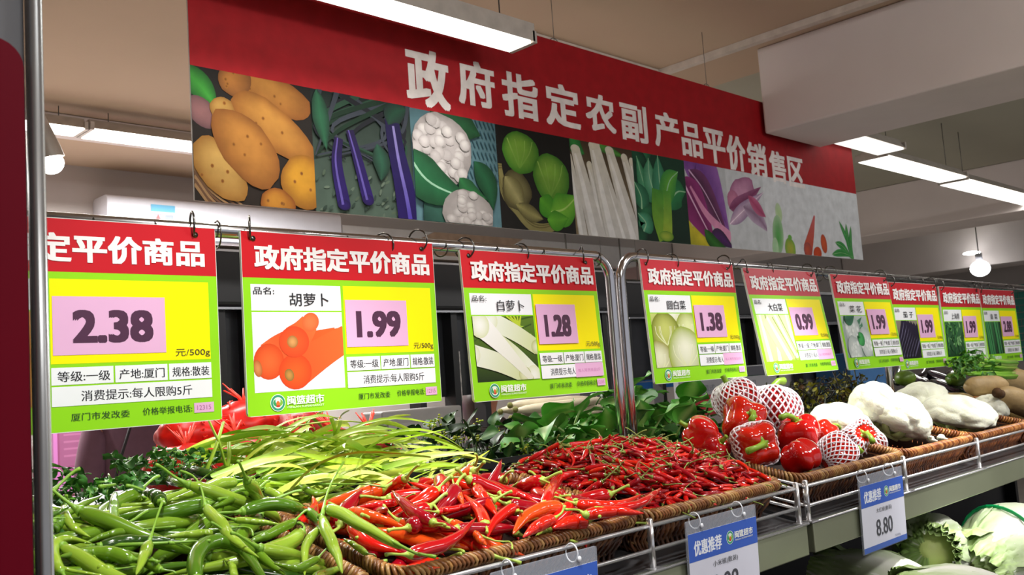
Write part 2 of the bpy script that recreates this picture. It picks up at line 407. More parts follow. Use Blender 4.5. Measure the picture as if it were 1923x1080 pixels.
# ------------------------------------------------------------------ the banner
YB = 2.05
u0, u1 = 1.022, 4.45
t = tag(empty('hanging_banner', (u0, YB, 1.87)), 'long red banner with white lettering above a row of vegetable photographs', 'banner')
W = u1-u0; HB = .655; RB = .325
mb = MB()
mb.box(0, W, 0, .006, 0, HB); bevel(mb.build('sheet', M('banner_edge', 'c8c2bc', .6), t, smooth=False), .001)
def hx(u, v): p = aty(u, v, YB); return p[0]-u0, p[2]-1.87
cells = [0, .378, .7725, 1.112, 1.466, 1.815, 2.185, 2.52]
px = [363, 590, 777, 938, 1078, 1195, 1293, 1370, 1440, 1500, 1560, 1610]
cells = [hx(q, 300+(q-363)*.12)[0] for q in px]; cells[0] = 0; cells[-1] = W
A = Art(); A.STEP = .00005
A.rect(0, W, RB, HB, '94131a'); A.rect(cells[6], W, 0, RB, 'c2c4c6')
A.clip = (0, W, 0, HB)
def cell(i, bg, bg2=None, j=None):
    A.dim = (.62, .55, .78, .62, .95, .62, .85, 1)[i]; A.l = 8; A.clip = (cells[i], cells[(j or i)+1], 0, RB); A.rect(cells[i], cells[(j or i)+1], 0, RB, bg, bg2)
    return cells[i], cells[(j or i)+1]-cells[i]
def X(x0, cw, p): return (x0+p[0]*cw, p[1]*RB)
def E(x, y, rx, ry, rot, c, ce=None, **k): A.ell(*X(x0, cw, (x, y)), rx*cw, ry*RB, rot, c, ce, **k)
def LF(pts, wd, c, ce=None, **k): A.leaf([X(x0, cw, p) for p in pts], wd*cw, c, ce, **k)
def ST(pts, w0, w1, c, c2=None, **k): A.stroke([X(x0, cw, p) for p in pts], w0*cw, w1*cw, c, c2, **k)
# potatoes
x0, cw = cell(0, '1c1814', '2a2018')
LF([(-.1, 1.0), (.08, .85), (.2, .7)], .1, '3f9a36', '1f5a22'); E(.08, .66, .14, .1, -40, '9a6a68', '6a4a4c')
for k in range(7): ST([(0, .3-.03*k), (.15, .12-.03*k), (.4, -.02-.03*k)], .012, .006, ('a07a52', '6c4c34')[k % 2])
pot = [(.66, .9, .36, .15, -18, 'bd8038', '8a5220'), (.35, .95, .14, .13, 40, 'b47434', '7c4c22'), (.24, .70, .1, .1, 0, 'c0934a', '96682c'), (.66, .62, .40, .17, -32, 'c98c3e', '935a22'),
       (.2, .25, .27, .17, -50, 'd0a458', '9c6a2a'), (.42, .43, .34, .21, -48, 'c4843a', '8c5420'), (.9, .22, .2, .22, 10, 'd89a2c', '98601e'), (.66, .02, .15, .13, 0, 'd08c30', '8c4c1a')]
for k, (a_, b_, c_, d_, e_, f_, g_) in enumerate(pot):
    E(a_, b_, c_, d_, e_, f_, g_, hx=-.2, hy=.35, wob=.03, seed=k)
    for q in range(4):
        E(a_+c_*rnd.uniform(-.6, .6), b_+d_*rnd.uniform(-.6, .6), .014, .016, 0, '7a4618', 'b0742c', seg=8)
# aubergines
x0, cw = cell(1, '14201c', '56685a')
for k in range(60): E(rnd.random(), rnd.uniform(0, .34), .03, .012, rnd.uniform(0, 90), rnd.choice(['46584c', '6b7a68', '35463c', '5a6a56']), seg=7)
for k in range(16): ST([(rnd.random(), 1.05), (rnd.random(), .7), (rnd.random()*.9, .45)], .025, .006, rnd.choice(['16301f', '2a4a36', '1a1c22', '3a3f48']))
LF([(.05, 1), (.08, .75), (.12, .5)], .08, '2e6a48', '1c3c2c'); LF([(.62, .62), (.66, .45), (.64, .3)], .09, '2c5a44', '1c3428')
for pts, wd in (([(.24, .62), (.21, .4), (.26, .07)], .062), ([(.35, .7), (.42, .45), (.5, .13)], .058)):
    ST(pts, wd*.65, wd, '20123e', '2c1668'); E(*pts[-1], wd, .045, 0, '2e1868', '20104a'); ST([(p[0]-.012, p[1]) for p in pts], .006, .012, '6452a0', '6a5ab0')
ST([(.78, .95), (.82, .6), (.88, .3), (.93, -.1)], .07, .12, '18103a', '281462'); ST([(.8, .8), (.84, .5), (.9, .2), (.93, 0)], .012, .022, '8e82b8', '5a48b8')
LF([(.95, .98), (.8, .9), (.75, .8)], .1, '1f4a34', '1c2c28')
# cauliflower
x0, cw = cell(2, '47646a', '5a7c84')
for k in range(14):
    for q in range(6): ST([(.45+.05*k, 1-.1*q), (.48+.05*k, .93-.1*q)], .006, .006, '2c4a54', n=2)
LF([(.2, 1.05), (.5, .95), (.8, .85)], .2, '1c4a2a', '16381f'); LF([(.7, .6), (.85, .4), (.9, .15)], .12, '1f5434', '163c24'); LF([(.1, .2), (.3, .05), (.6, 0)], .2, '31594c', '1d3c34')
def curd(cx, cy, r, ry, n, seed):
    g = random.Random(seed)
    E(cx, cy, r, ry, 0, 'b0a8a4', '8e8682', wob=.03)
    for k in range(n):
        t_ = g.uniform(0, 6.28); q = math.sqrt(g.random())*.85
        E(cx+r*q*math.cos(t_), cy+ry*q*math.sin(t_), r*.19, ry*.17, 0, rnd.choice(['c2bab6', 'b8b0ac', 'c8c1bc']), 'a39b97', seg=9, hy=.3)
curd(.33, .66, .34, .34, 50, 3)
LF([(-.1, .62), (.15, .35), (.62, .22)], .2, '22603a', '1a4428', rib='8fb89a'); LF([(.5, .42), (.62, .3), (.82, .25)], .1, '2a6a3a', '1c4628')
curd(.58, .08, .3, .24, 30, 5)
# round cabbages in a basket
x0, cw = cell(3, '17140f', '1d1a16')
for k in range(5): A.stroke([X(x0, cw, p) for p in ((.03, .62-.012*k), (.06+.01*k, .3), (.35, .08-.012*k), (.62, .06-.01*k), (.95, .2))], .008, .01, ('8e8450', '6c6236')[k % 2], n=20)
E(.22, .38, .19, .2, -30, '8a8252', '4c4426', wob=.04); LF([(.08, .5), (.2, .35), (.3, .2)], .12, 'a89e68', '6c6438'); LF([(.2, .24), (.4, .16), (.55, .12)], .08, 'a0975c', '5c5530')
for cx, cy, r, ry in ((.31, .76, .24, .21), (.70, .55, .25, .25)):
    E(cx, cy, r, ry, 0, '8fc044', '3e7c20', hx=-.2, hy=.35, wob=.02)
    for k in range(5):
        a_ = -1.9+.75*k; ST([(cx-.03, cy-ry*.75), (cx+r*.5*math.sin(a_), cy), (cx+r*.75*math.sin(a_), cy+ry*.6)], .008, .004, '74a63a', 'a8d060')
LF([(.52, .33), (.62, .25), (.78, .12)], .12, '5fae2a', '3c8a1e'); LF([(.66, .2), (.85, .25), (1.05, .4)], .17, '84c83a', '4a9a24', rib='b8e070'); LF([(.6, .12), (.74, .12), (.9, .16)], .1, '6cb830', '46921f')
# white radishes
x0, cw = cell(4, '3a2c1c', '7a6a50')
LF([(0, 1.05), (.1, .92), (.22, .86)], .1, '2c7a34', '1c5424'); LF([(.3, 1.05), (.55, .97), (.9, .9)], .06, '4c8a34', '2c5a24')
for k, (a_, b_, wd) in enumerate(((-.02, .12, .07), (.28, .44, .08), (.42, .82, .09), (.08, .34, .13), (.62, .98, .13), (.86, 1.18, .1), (.98, 1.25, .08), (.36, .62, .135))):
    tp = (.8, .75, .98, .9, .95, .9, .87, .97)[k]
    ST([(a_, tp), (a_+(b_-a_)*.4, .5), (b_, -.12)], wd*.5, wd, 'c4bdae', 'b8b4b0'); E(a_, tp, wd*.55, .045, 0, 'c9c1ac', 'c0b9a8')
    ST([(a_-.01, tp-.05), (a_+(b_-a_)*.4-.02, .5), (b_-.03, -.12)], wd*.12, wd*.4, 'd4cfc6', 'cfccca')
# green bok choy
x0, cw = cell(5, '16402c', '122e20')
for k in range(9): E(rnd.random(), rnd.random(), .2, .1, rnd.uniform(0, 180), rnd.choice(['1f5a3c', '2c7a4e', '174430']), '123424')
for pts, wd, c_, ce_ in (([(.48, .45), (.2, .62), (.08, .95)], .12, '5fae80', '2f8050'), ([(.45, .4), (.3, .7), (.3, .95)], .14, '6fb48c', '37885a'), ([(.5, .4), (.48, .7), (.48, 1.0)], .15, '4a9a74', '2f7a54'),
                         ([(.55, .4), (.8, .6), (.98, .62)], .18, '2f8a50', '1f6a3c'), ([(.5, .35), (.66, .7), (.86, .85)], .15, '6ab83c', '3c9440'), ([(.1, .35), (.1, .5), (0, .65)], .15, '3c8a62', '246444'), ([(.1, .1), (.15, .2), (.02, .3)], .14, '5cb088', '2c7a50')):
    LF(pts, wd, c_, ce_, rib='a8d8a8')
ST([(.42, .6), (.4, .3), (.5, .04)], .1, .13, '4c9a34', '8fbc34'); ST([(.6, .6), (.58, .3), (.54, .05)], .07, .09, '5aa83a', 'b0c83c'); E(.52, .07, .14, .06, 0, 'b8cc48', '6ca02c')
# red cabbage leaves
x0, cw = cell(6, 'b4b6b8')
LF([(-.1, .35), (.15, .15), (.5, -.05)], .3, 'c4b428', '8a8c20'); E(.08, .32, .06, .12, 0, 'd4cc9c', 'b0a040')
LF([(-.05, .98), (.4, .95), (.98, .2)], .4, '6c3a86', '8c5aa0'); LF([(.1, .9), (.45, .65), (.95, .1)], .2, '4a2440', '6c3460', rib='c8a0c0')
LF([(-.1, .8), (.15, .5), (.6, .0)], .3, '6a1c50', '8a2c6c', rib='d8a8c8'); ST([(.1, .7), (.45, .38), (1.0, .12)], .02, .09, 'c47aa0', 'd890b0')
LF([(.5, .05), (.7, .12), (1.05, 0)], .13, '4a1c5c', '34203c'); LF([(.35, .2), (.55, .05), (1.05, -.1)], .1, '2c6a20', '1f4418')
x0, cw = cell(7, 'b6b8ba', j=7); A.l += 1
cw = cells[8]-cells[7]
E(.4, .72, .36, .2, 25, 'b884a0', '8a5474', wob=.05); E(.15, .6, .16, .14, 0, 'b4708c', '9a5a78')
LF([(.02, .5), (.4, .6), (.95, .85)], .12, '6a2c50', '844a6c'); LF([(.0, .3), (.4, .5), (1, .78)], .12, 'b89cb0', '8c7490', rib='d8c4d0'); LF([(.4, .55), (.75, .45), (1.05, .25)], .14, '7c6078', 'a894a8'); LF([(.55, .7), (.8, .55), (1.0, .45)], .1, '94385c', 'a85a78')
# maize and melon, carrots, greens on white
A.clip = (cells[8], W, 0, RB); A.l = 8; A.dim = .9
x0 = cells[8]; cw = cells[9]-cells[8]
def EE(u, v, ru, rv, rot, c, ce, **k): p = hx(u, v); A.ell(p[0], p[1], ru*.0028, rv*.0020, rot, c, ce, **k)
EE(1462, 400, 10, 22, 5, 'a8c48c', 'b4c4a4'); EE(1461, 440, 16, 42, -5, '4f9a48', '9ab890', hy=-.2); EE(1456, 465, 9, 22, -6, '9abf94', 'a8c49c'); EE(1484, 468, 16, 25, 0, 'a4a43c', '6c9c3a', wob=.02); EE(1483, 446, 6, 6, 0, '5c9c40', '6ca448')
def SS(pts, w0, w1, c, c2=None): A.stroke([hx(*p) for p in pts], w0*.0028, w1*.0028, c, c2)
SS([(1529, 405), (1524, 435), (1517, 470)], 2, 14, 'b85a5c', 'b0482a'); EE(1517, 470, 13, 18, 0, 'b85034', '8c4040'); EE(1547, 458, 10, 22, 8, 'c0522a', 'a84428'); EE(1535, 476, 14, 15, 15, 'bc4420', 'a83c1e')
for a_, b_, wd in ((((1575, 415), (1590, 450), (1604, 495)), 0, 5), (((1588, 420), (1592, 455), (1602, 495)), 0, 6), (((1597, 425), (1597, 460), (1604, 492)), 0, 5), (((1568, 455), (1584, 465), (1600, 488)), 0, 6), (((1562, 478), (1580, 475), (1600, 482)), 0, 6)):
    A.leaf([hx(*p) for p in a_], wd*.0030, '2c7a38', '3f8f48', rib='8fbf80')
# lettering
A.clip = None; A.l = 12; A.dim = 1
chars = '政府指定农副产品平价销售区'
cx = [(765, 84, 840, 212), (862, 108, 926, 208), (945, 132, 1008, 230), (1026, 152, 1086, 246), (1101, 172, 1153, 254), (1167, 190, 1213, 272), (1230, 206, 1273, 284), (1281, 226, 1316, 300), (1322, 238, 1360, 312), (1366, 250, 1398, 326), (1405, 264, 1438, 336), (1446, 280, 1474, 348), (1481, 292, 1508, 356)]
for ch, (a_, b_, c_, d_) in zip(chars, cx):
    p = hx((a_+c_)/2, (b_+d_)/2); q = hx(a_, (b_+d_)/2)[0]; r_ = hx(c_, (b_+d_)/2)[0]
    hh = (d_-b_)*.86/FPX*np.dot(np.array([p[0]+u0, YB, 0]), _f)/2
    A.text(ch, q, r_, p[1]-hh, p[1]+hh, 'd8cfcb', .038); A.l -= 1
o = A.build('printed_front', t, M('banner_print', attr=True, spec=.15, rough=.6, var=.12, nscale=22)); o.location = (0, -.0005, 0)
for q in (.35, 1.3, 2.2, 2.98):
    MB().tube([(q+.022*math.cos(a_), .003, HB-.012+.022*math.sin(a_)) for a_ in np.linspace(0, 2*math.pi, 17)[:-1]], .0016, 6, closed=True).build('hanging_ring', M('steel_wire'), t)
    MB().tube([(q, .003, HB), (q, .003, CEIL-1.87)], .0012, 5).build('hanging_wire', M('steel_wire'), t)

# ------------------------------------------------------------------ steel frames carrying the signs
chrome = M('chrome_tube', 'c9c9cc', .16, 1, var=.03)
YR, ZR = 1.25, 1.645
def sign_frame(xa, xb, za, zb, label, left_open):
    t = tag(empty('sign_frame', (xb if left_open else xa, YR, 1.0)), label, 'frame')
    ox = xb if left_open else xa; r = .05; P = []
    def arc(cx, cz, a0, a1): return [(cx+r*math.cos(math.radians(q)), 0, cz+r*math.sin(math.radians(q))) for q in np.linspace(a0, a1, 8)]
    zt = lambda x: za+(zb-za)*(x-xa)/(xb-xa)-1.0
    tb = MB()
    if left_open:
        tb.tube([(xa-ox, 0, zt(xa)), (-r-.3, 0, zt(xb-.3-r)), (-r-.01, 0, zt(xb))]+arc(-r, zt(xb)-r, 90, 0)+[(0, 0, .4), (0, 0, .1)], .0105, 12)
    else:
        tb.tube([(0, 0, .1), (0, 0, .4)]+arc(r, zt(xa)-r, 180, 90)+[(r+.3, 0, zt(xa+r+.3)), (xb-ox, 0, zt(xb))], .0105, 12)
    tb.build('tube', chrome, t)
    return t
fl = sign_frame(-.3, 1.532, 1.645, 1.645, 'left polished steel tube frame with a rounded corner at its right', True)
fr = sign_frame(1.566, 4.6, 1.648, 1.627, 'right polished steel tube frame with a rounded corner at its left', False)
MB().box(-.012, .012, -.012, .012, .08, .12).build('foot_clamp', chrome, fl); MB().box(-.012, .012, -.012, .012, .08, .12).build('foot_clamp', chrome, fr)
for fx, par in ((2.85, fr), (4.3, fr)):
    MB().tube([(fx-1.566, .02, .1), (fx-1.566, .02, .638)], .0105, 10).build('upright', chrome, par)
def ring(cx, cy, cz, r, tr, tilt, ang, name, parent, mat):
    R = Matrix.Rotation(ang, 3, 'Z')@Matrix.Rotation(tilt, 3, 'X')
    return MB().tube([Vector((cx, cy, cz))+R@Vector((0, r*math.cos(a_), r*math.sin(a_))) for a_ in np.linspace(0, 2*math.pi, 19)[:-1]], tr, 6, closed=True).build(name, mat, parent)

# ------------------------------------------------------------------ price signs
SW, SH = .36, .269
def front(mb_, h):
    pass
def photo_art(A, kind, a, b, c, d):
    """produce picture on a sign inside u a..b, v c..d"""
    w_, h_ = b-a, d-c
    old = A.clip; A.clip = (a, b, c, d)
    def P(p): return (a+p[0]*w_, c+p[1]*h_)
    def e(x, y, rx, ry, rot, c1, c2=None, **k): A.ell(*P((x, y)), rx*w_, ry*w_, rot, c1, c2, **k)
    def l(pts, wd, c1, c2=None, **k): A.leaf([P(p) for p in pts], wd*w_, c1, c2, **k)
    def s(pts, w0, w1, c1, c2=None, **k): A.stroke([P(p) for p in pts], w0*w_, w1*w_, c1, c2, **k)
    if kind == 'carrot':
        A.rect(a, b, c, d, 'f6f2f6', 'f2e8f2')
        s([(.92, .72), (.6, .62), (.35, .5)], .06, .12, 'e8642c', 'dc4c22'); e(.93, .72, .06, .05, 20, 'ee7a40', 'e05c28')
        s([(.5, .6), (.3, .52), (.14, .42)], .17, .14, 'dd4a22', 'ea6c38'); e(.16, .38, .16, .17, 0, 'ec6a34', 'd84a20'); e(.04, .3, .045, .08, 10, 'd89058', 'b8602c')
        s([(1.05, .66), (.75, .47), (.45, .25)], .13, .17, 'ee6a30', 'e8582a'); e(.44, .24, .18, .17, 0, 'ea6028', 'dc4820'); e(.37, .2, .05, .06, 20, 'c89048', '8a6a34')
        s([(.62, .86), (.54, .74), (.45, .64)], .1, .15, 'ee7038', 'e45a2c'); e(.63, .87, .1, .09, 30, 'f07c48', 'e66434'); e(.44, .62, .165, .15, 0, 'ea5c2c', 'dc4a24'); e(.42, .62, .06, .06, 0, 'dca060', 'a87038')
    elif kind == 'radish':
        A.rect(a, b, c, d, '5c7c24', '243416')
        for k in range(26): s([(rnd.random(), rnd.uniform(.6, 1)), (rnd.random(), rnd.uniform(.6, 1))], .01, .006, rnd.choice(['8ab03a', '3c5a1c', 'a8c844']))
        for k in range(5): s([(.78-.06*k, 1), (.74, .84)], .012, .014, 'b8cc34')
        for (p0, p1, wd) in (((.28, .93), (1.0, .5), .16), ((.98, .05), (.42, .55), .01), ((.9, .06), (.35, .62), .17), ((-.05, .42), (.75, .08), .17), ((.08, .85), (.86, .02), .05)):
            s([p0, ((p0[0]+p1[0])/2, (p0[1]+p1[1])/2+.03), p1], wd*.7, wd*.6, 'e6eadc', 'c8d298'); e(*p0, wd*.7, wd*.7, 0, 'e8ece0', 'd8dcb8'); e(*p1, wd*.6, wd*.55, 0, 'dce0bc', 'b4bc7c')
        s([(.08, .9), (.45, .5), (.86, 0)], .15, .04, 'f0f0ee', 'dcdec8', n=18); e(.1, .86, .15, .15, 0, 'f0f2ea', 'd4dab0')
    elif kind == 'cabbage':
        A.rect(a, b, c, d, 'c8d478', '4a3a14')
        for k, (x, y, r, c1, c2) in enumerate(((.5, .95, .34, 'f0f2e0', 'b8c46c'), (.85, .65, .3, 'e4ecb0', '98a63c'), (.3, .6, .33, 'c8d070', '7a8424'), (.1, .1, .3, 'e8ecc8', '9c9a48'), (.72, .2, .42, 'eef0d8', '9cae40'))):
            e(x, y, r, r, 0, c1, c2, hy=.3, wob=.02)
            for q in range(6): s([(x, y-r*.6), (x+r*.6*math.sin(q-2.5), y), (x+r*.7*math.sin(q-2.5), y+r*.5)], .008, .004, 'dce4a4', 'f4f6dc')
    elif kind == 'napa':
        A.rect(a, b, c, d, 'd0dca0', 'a8b85c')
        for p0, p1, wd in (((.1, 1), (.15, 0), .2), ((.9, 1), (.98, .05), .2), ((.5, 1), (.4, .0), .22), ((.55, 1.0), (.9, .1), .15), ((.3, .95), (.75, .0), .2)):
            s([p0, p1], wd, wd*.8, 'dce8b4', 'c4d488'); s([p0, p1], .03, .05, 'f0f4e0', 'eef2dc'); s([(p0[0]+wd*.8, p0[1]), (p1[0]+wd*.8, p1[1])], .012, .008, '8ea83c')
    elif kind == 'cauli':
        A.rect(a, b, c, d, 'b8c4c0', '90a49c')
        for k in range(12): l([(rnd.random(), rnd.random()) for _ in range(3)], .1, '3c6a54', '5c9a74')
        for x, y, r in ((.35, .62, .3), (.8, .35, .26), (.3, .15, .26)):
            e(x, y, r, r*1.1, 0, 'dce4e0', 'a8b4b0', wob=.04)
            for k in range(16): e(x+rnd.uniform(-.7, .7)*r, y+rnd.uniform(-.7, .7)*r, .06, .06, 0, 'e8eeea', 'c8d2ce', seg=7)
        l([(.5, .3), (.6, .45), (.55, .6)], .14, '4cb060', '2c8444'); l([(.1, .9), (.3, .9), (.5, 1)], .1, '2c5a44', '3c7a58')
    elif kind == 'aubergine':
        A.rect(a, b, c, d, '8c8474', '1c1a26')
        for k in range(8):
            x = .05+.13*k; s([(x+.35, 1-.04*k), (x+.1, .5), (x-.3, .0)], .13, .12, '241c34', '16121f'); s([(x+.33, .95-.04*k), (x+.06, .5), (x-.3, .05)], .012, .02, '8a86a4', '4a4660')
    elif kind in ('greens', 'chives'):
        A.rect(a, b, c, d, '3c6c44', '1c3c24')
        if kind == 'greens':
            for k in range(46): l([(x_ := rnd.random(), y_ := rnd.random()), (x_+rnd.uniform(-.1, .1), y_+.1), (x_+rnd.uniform(-.2, .2), y_+.2)], .06, rnd.choice(['5c9a54', '3c7a40', '8abf7c', '2c5a34']), '24502c')
        else:
            for k in range(30): x_ = rnd.random(); s([(x_, 1.05), (x_+.06, .5), (x_+.1, -.05)], .03, .02, rnd.choice(['2f7a44', '1c5a30', '4c9a5c', '16402a']))
    elif kind == 'potato':
        A.rect(a, b, c, d, 'e8d8c0')
        for x, y in ((.3, .8), (.8, .5), (.4, .3), (.9, .85), (.85, .12)): e(x, y, .34, .26, 20, 'd89040', 'a05c20', hy=.3)
    A.clip = old
_header = {}
def price_sign(i, x, z, tilt, name, price, kind, label, extra=False, SW=.36, red='cc1f2a', yaw=0, pk='e6b4d8'):
    t = tag(empty('price_sign', (x, YR-.016, z)), label, 'sign', 'hanging price signs on the steel rail')
    t.rotation_euler = (-tilt, 0, yaw)
    d = .005
    bd = MB().rbox(0, SW, 0, d, -SH, 0, .006, 4, 'y').build('board', M('sign_board', 'e4e8e0', .4, var=.02), t, smooth=False)
    A = Art()
    U = lambda q: q*SW; Vv = lambda q: -q*SH
    def R_(a, b, c, d_, col): A.rect(U(a), U(b), Vv(d_), Vv(c), col)
    R_(.002, .998, .003, .997, '94dc1e'); R_(.002, .998, .003, .255, red)
    R_(.035, .465, .29, .434, 'f3f5f8'); R_(.478, .968, .288, .685, 'fff200')
    photo_art(A, kind, U(.035), U(.465), Vv(.875), Vv(.442))
    for a_, b_ in ((.478, .655), (.66, .822), (.827, .968)): R_(a_, b_, .702, .782, 'f3f5f8')
    R_(.478, .968, .790, .880, 'f3f5f8')
    if kind == 'radish': R_(.485, .79, .36, .64, pk)
    else: R_(.484, .82, .37, .645, pk)
    R_(.905, .972, .905, .955, pk)
    if extra: R_(.74, .965, .785, .885, pk)
    A.build('printed_face', t, M('sign_print', attr=True, spec=.2, rough=.35, var=.02, nscale=10))
    L = Art(layer=A.l+1)
    def TX(s_, a, b, c, d_, col='1c1c22', bold=.012): L.text(s_, U(a), U(b), Vv(d_), Vv(c), col, bold); L.l -= 1
    TX('政府指定平价商品', .06 if SW < .4 else .125, .965 if SW < .4 else .955, .075, .205, 'f4f0ee', .045)
    TX('品名:', .045, .14, .305, .345)
    n_ = len(name.replace(' ', '')); TX(name, .21 if n_ == 3 else .2, .40, .335, .408)
    TX('元/500g', .85, .965, .63, .672, '4a4a1c', .004)
    TX('等级:一级', .495, .645, .72, .768); TX('产地:厦门', .672, .812, .72, .768); TX('规格:散装', .838, .96, .72, .768)
    if extra: TX('消费提示:每人', .545, .738, .812, .862); TX('每人限货商品5斤', .76, .945, .825, .85, 'c070a8', 0)
    else: TX('消费提示:每人限购5斤', .56, .90, .812, .862)
    TX('厦门市发改委', .53, .70, .915, .95, '244a14', .008); TX('价格举报电话:', .74, .898, .912, .948, '244a14', .008)
    TX('12315', .915, .962, .918, .942, 'a8608c', 0)
    pw = (.545, .775) if kind != 'radish' else (.545, .735)
    TX(price, pw[0], pw[1], .44, .585, '4a2040', .065)
    L.logo(U(.135), Vv(.935), .0115, U(.175))
    L.build('lettering', t, M('sign_ink', attr=True, rough=.45, var=.05, nscale=40))
    for fx in (.055, .93):
        ring(U(fx), .008, .004, .019, .0016, rnd.uniform(-.2, .2), rnd.uniform(-.7, .7), 'split_ring', t, M('ring_steel', '6c6a66', .25, 1))
        MB().tube([(U(fx), -.0012, -.011), (U(fx), .0065, -.011)], .004, 10).build('eyelet', M('ring_steel'), t)
    return t
signs = [(.214, 1.645, 0, '马铃薯', '2.38', 'potato', 'price sign reading 2.38, cut off by the steel post', False, 'c8202a'),
         (.683, 1.645, .0, '胡萝卜', '1.99', 'carrot', 'carrot price sign reading 1.99, largest whole sign at the front', False, 'cc1a24'),
         (1.104, 1.638, .05, '白萝卜', '1.28', 'radish', 'white radish price sign reading 1.28, beside the steel uprights', True, 'cc1420'),
         (1.616, 1.643, .05, '圆白菜', '1.38', 'cabbage', 'round cabbage price sign reading 1.38, first on the right frame', True, 'c8303c'),
         (2.019, 1.638, .15, '大白菜', '0.99', 'napa', 'chinese cabbage price sign reading 0.99', True, 'c0303e'),
         (2.463, 1.636, .1, '菜 花', '1.99', 'cauli', 'cauliflower price sign reading 1.99, above the cauliflower heap', False, 'c4303c'),
         (2.83, 1.622, .04, '茄 子', '1.99', 'aubergine', 'aubergine price sign reading 1.99 with a dark purple picture', False, 'bc202a'),
         (3.215, 1.617, .0, '上海青', '1.99', 'greens', 'leafy greens price sign reading 1.99, second from the far end', False, 'b8202c'),
         (3.575, 1.615, .02, '韭 菜', '2.88', 'chives', 'chive price sign reading 2.88, farthest along the rail', False, 'b42630')]
for i, (x, z, ti, nm, pr, kd, lb, ex, rd) in enumerate(signs):
    price_sign(i, x, z, ti, nm, pr, kd, lb, ex, .43 if i == 0 else .36, rd)
k = 0
for x in (.36, .48, .56, .655, .79, .87, .95, 1.075, 1.2, 1.27, 1.33, 1.495):
    ring(x-1.532, 0, .645-.006, .0135 if k % 3 else .02, .0014, .0, rnd.uniform(-.5, .5), 'spare_ring', fl, M('ring_steel')); k += 1
for x in (1.75, 1.83, 1.99, 2.17, 2.25, 2.40, 2.43, 2.6, 2.7, 2.82, 3.0, 3.1, 3.2, 3.55, 3.7):
    ring(x-1.566, 0, .648-.006-(x-1.566)*.007, .0135 if k % 3 else .02, .0014, .0, rnd.uniform(-.5, .5), 'spare_ring', fr, M('ring_steel')); k += 1
# ------------------------------------------------------------------ post and board at the left edge of the frame
steel = M('brushed_steel', '9a9a9c', .3, .9, var=.05, nscale=6)
t = tag(empty('board_stand', (.244, .74, 0)), 'grey steel post standing close by at the left edge, framing a dark crimson board', 'stand')
MB().rbox(-.0045, .0035, -.008, .008, .0, 2.3, .003, 5).build('post', M('post_steel', '9a9c9e', .3, .6, var=.04), t)
MB().rbox(.0035, .0058, -.004, .004, .0, 2.3, .001, 4).build('edge_highlight', M('edge_highlight', 'd4d8d8', .25, .6, var=.02), t)  # pale strip paints the highlight line along the post's right edge
MB().rbox(-.55, -.0047, .004, .010, .3, 2.3, .002, 2).build('back_panel', M('grey_panel', '77787c', .5, var=.03), t)
MB().rbox(-.50, -.0085, -.004, .002, .4, 1.678, .02, 6, 'y').build('crimson_board', M('crimson_board', '74041e', .55, spec=.1, var=.06, nscale=4), t, smooth=False)
MB().rbox(-.45, .0, -.12, .09, 0, .02, .01, 3).build('base_plate', M('post_steel'), t, smooth=False)

# ------------------------------------------------------------------ display racks
SL = .21; TILT = math.atan(SL)
def plane(y): return 1.195+SL*(y-.89)
fasc = M('stainless_fascia', 'a6ac90', .3, .7, var=.06, nscale=5)
deckm = M('steel_deck', '7c7c80', .3, .8, var=.1, nscale=8)
wire = M('chrome_wire', 'dcdcde', .24, .8, var=.02)
def rack(x0, x1, posts, label, side):
    t = tag(empty('display_rack', (x0, .87, 0)), label, 'rack')
    L_ = x1-x0
    MB().add([(0, .0, 1.12), (L_, .0, 1.12), (L_, .40, 1.204), (0, .40, 1.204), (0, .0, 1.112), (L_, .0, 1.112), (L_, .40, 1.196), (0, .40, 1.196)],
             [(0, 1, 2, 3), (7, 6, 5, 4), (0, 4, 5, 1), (1, 5, 6, 2), (2, 6, 7, 3), (3, 7, 4, 0)]).build('deck', deckm, t, smooth=False)
    bevel(MB().box(0, L_, -.012, .004, 1.066, 1.118).build('fascia', fasc, t, smooth=False), .002)
    MB().tube([(0, -.012, 1.119), (L_, -.012, 1.119)], .0024, 8).build('lip', wire, t)
    MB().tube([(0, 0, 1.18), (L_, 0, 1.18)], .0033, 8).build('top_rail', wire, t)
    MB().tube([(0, 0, 1.146), (L_, 0, 1.146)], .0030, 8).build('lower_rail', wire, t)
    for p in posts:
        MB().rbox(p-x0-.0035, p-x0+.0035, -.006, .004, 1.117, 1.189, .003, 3).build('post', wire, t)
        MB().ell((p-x0, -.001, 1.189), (.005, .005, .003), 10, 5).build('post_cap', wire, t)
        MB().box(p-x0-.012, p-x0+.012, -.014, .006, 1.118, 1.1215).build('foot_plate', wire, t, smooth=False)
    for sx in side:
        for zz in (1.18, 1.146):
            MB().tube([(sx-x0, 0, zz), (sx-x0, .38, zz+.075)], .0028, 8).build('side_rail', wire, t)
    # closed black body and legs
    blk = M('black_steel', '101012', .6, var=.1)
    MB().box(0, L_, .46, .48, .1, 1.19).build('back_panel', blk, t, smooth=False)
    MB().box(0, L_, -.30, .46, .745, .765).build('lower_shelf', blk, t, smooth=False)
    MB().tube([(0, -.31, .80), (L_, -.31, .80)], .003, 8).build('lower_shelf_rail', wire, t)
    MB().box(0, L_, -.28, .46, .0, .12).build('plinth', blk, t, smooth=False)
    for q in (.015, L_-.015):
        MB().box(q-.012, q+.012, .42, .46, .1, 1.12).build('upright', blk, t, smooth=False)
    return t
rack(.262, 1.535, [.27, .67, 1.11, 1.529], 'near steel display rack carrying the chilli baskets', [1.526])
rack(1.556, 3.9, [1.562, 1.972, 2.385, 2.80, 3.2], 'far steel display rack carrying the pepper, cauliflower and lotus baskets', [1.563])

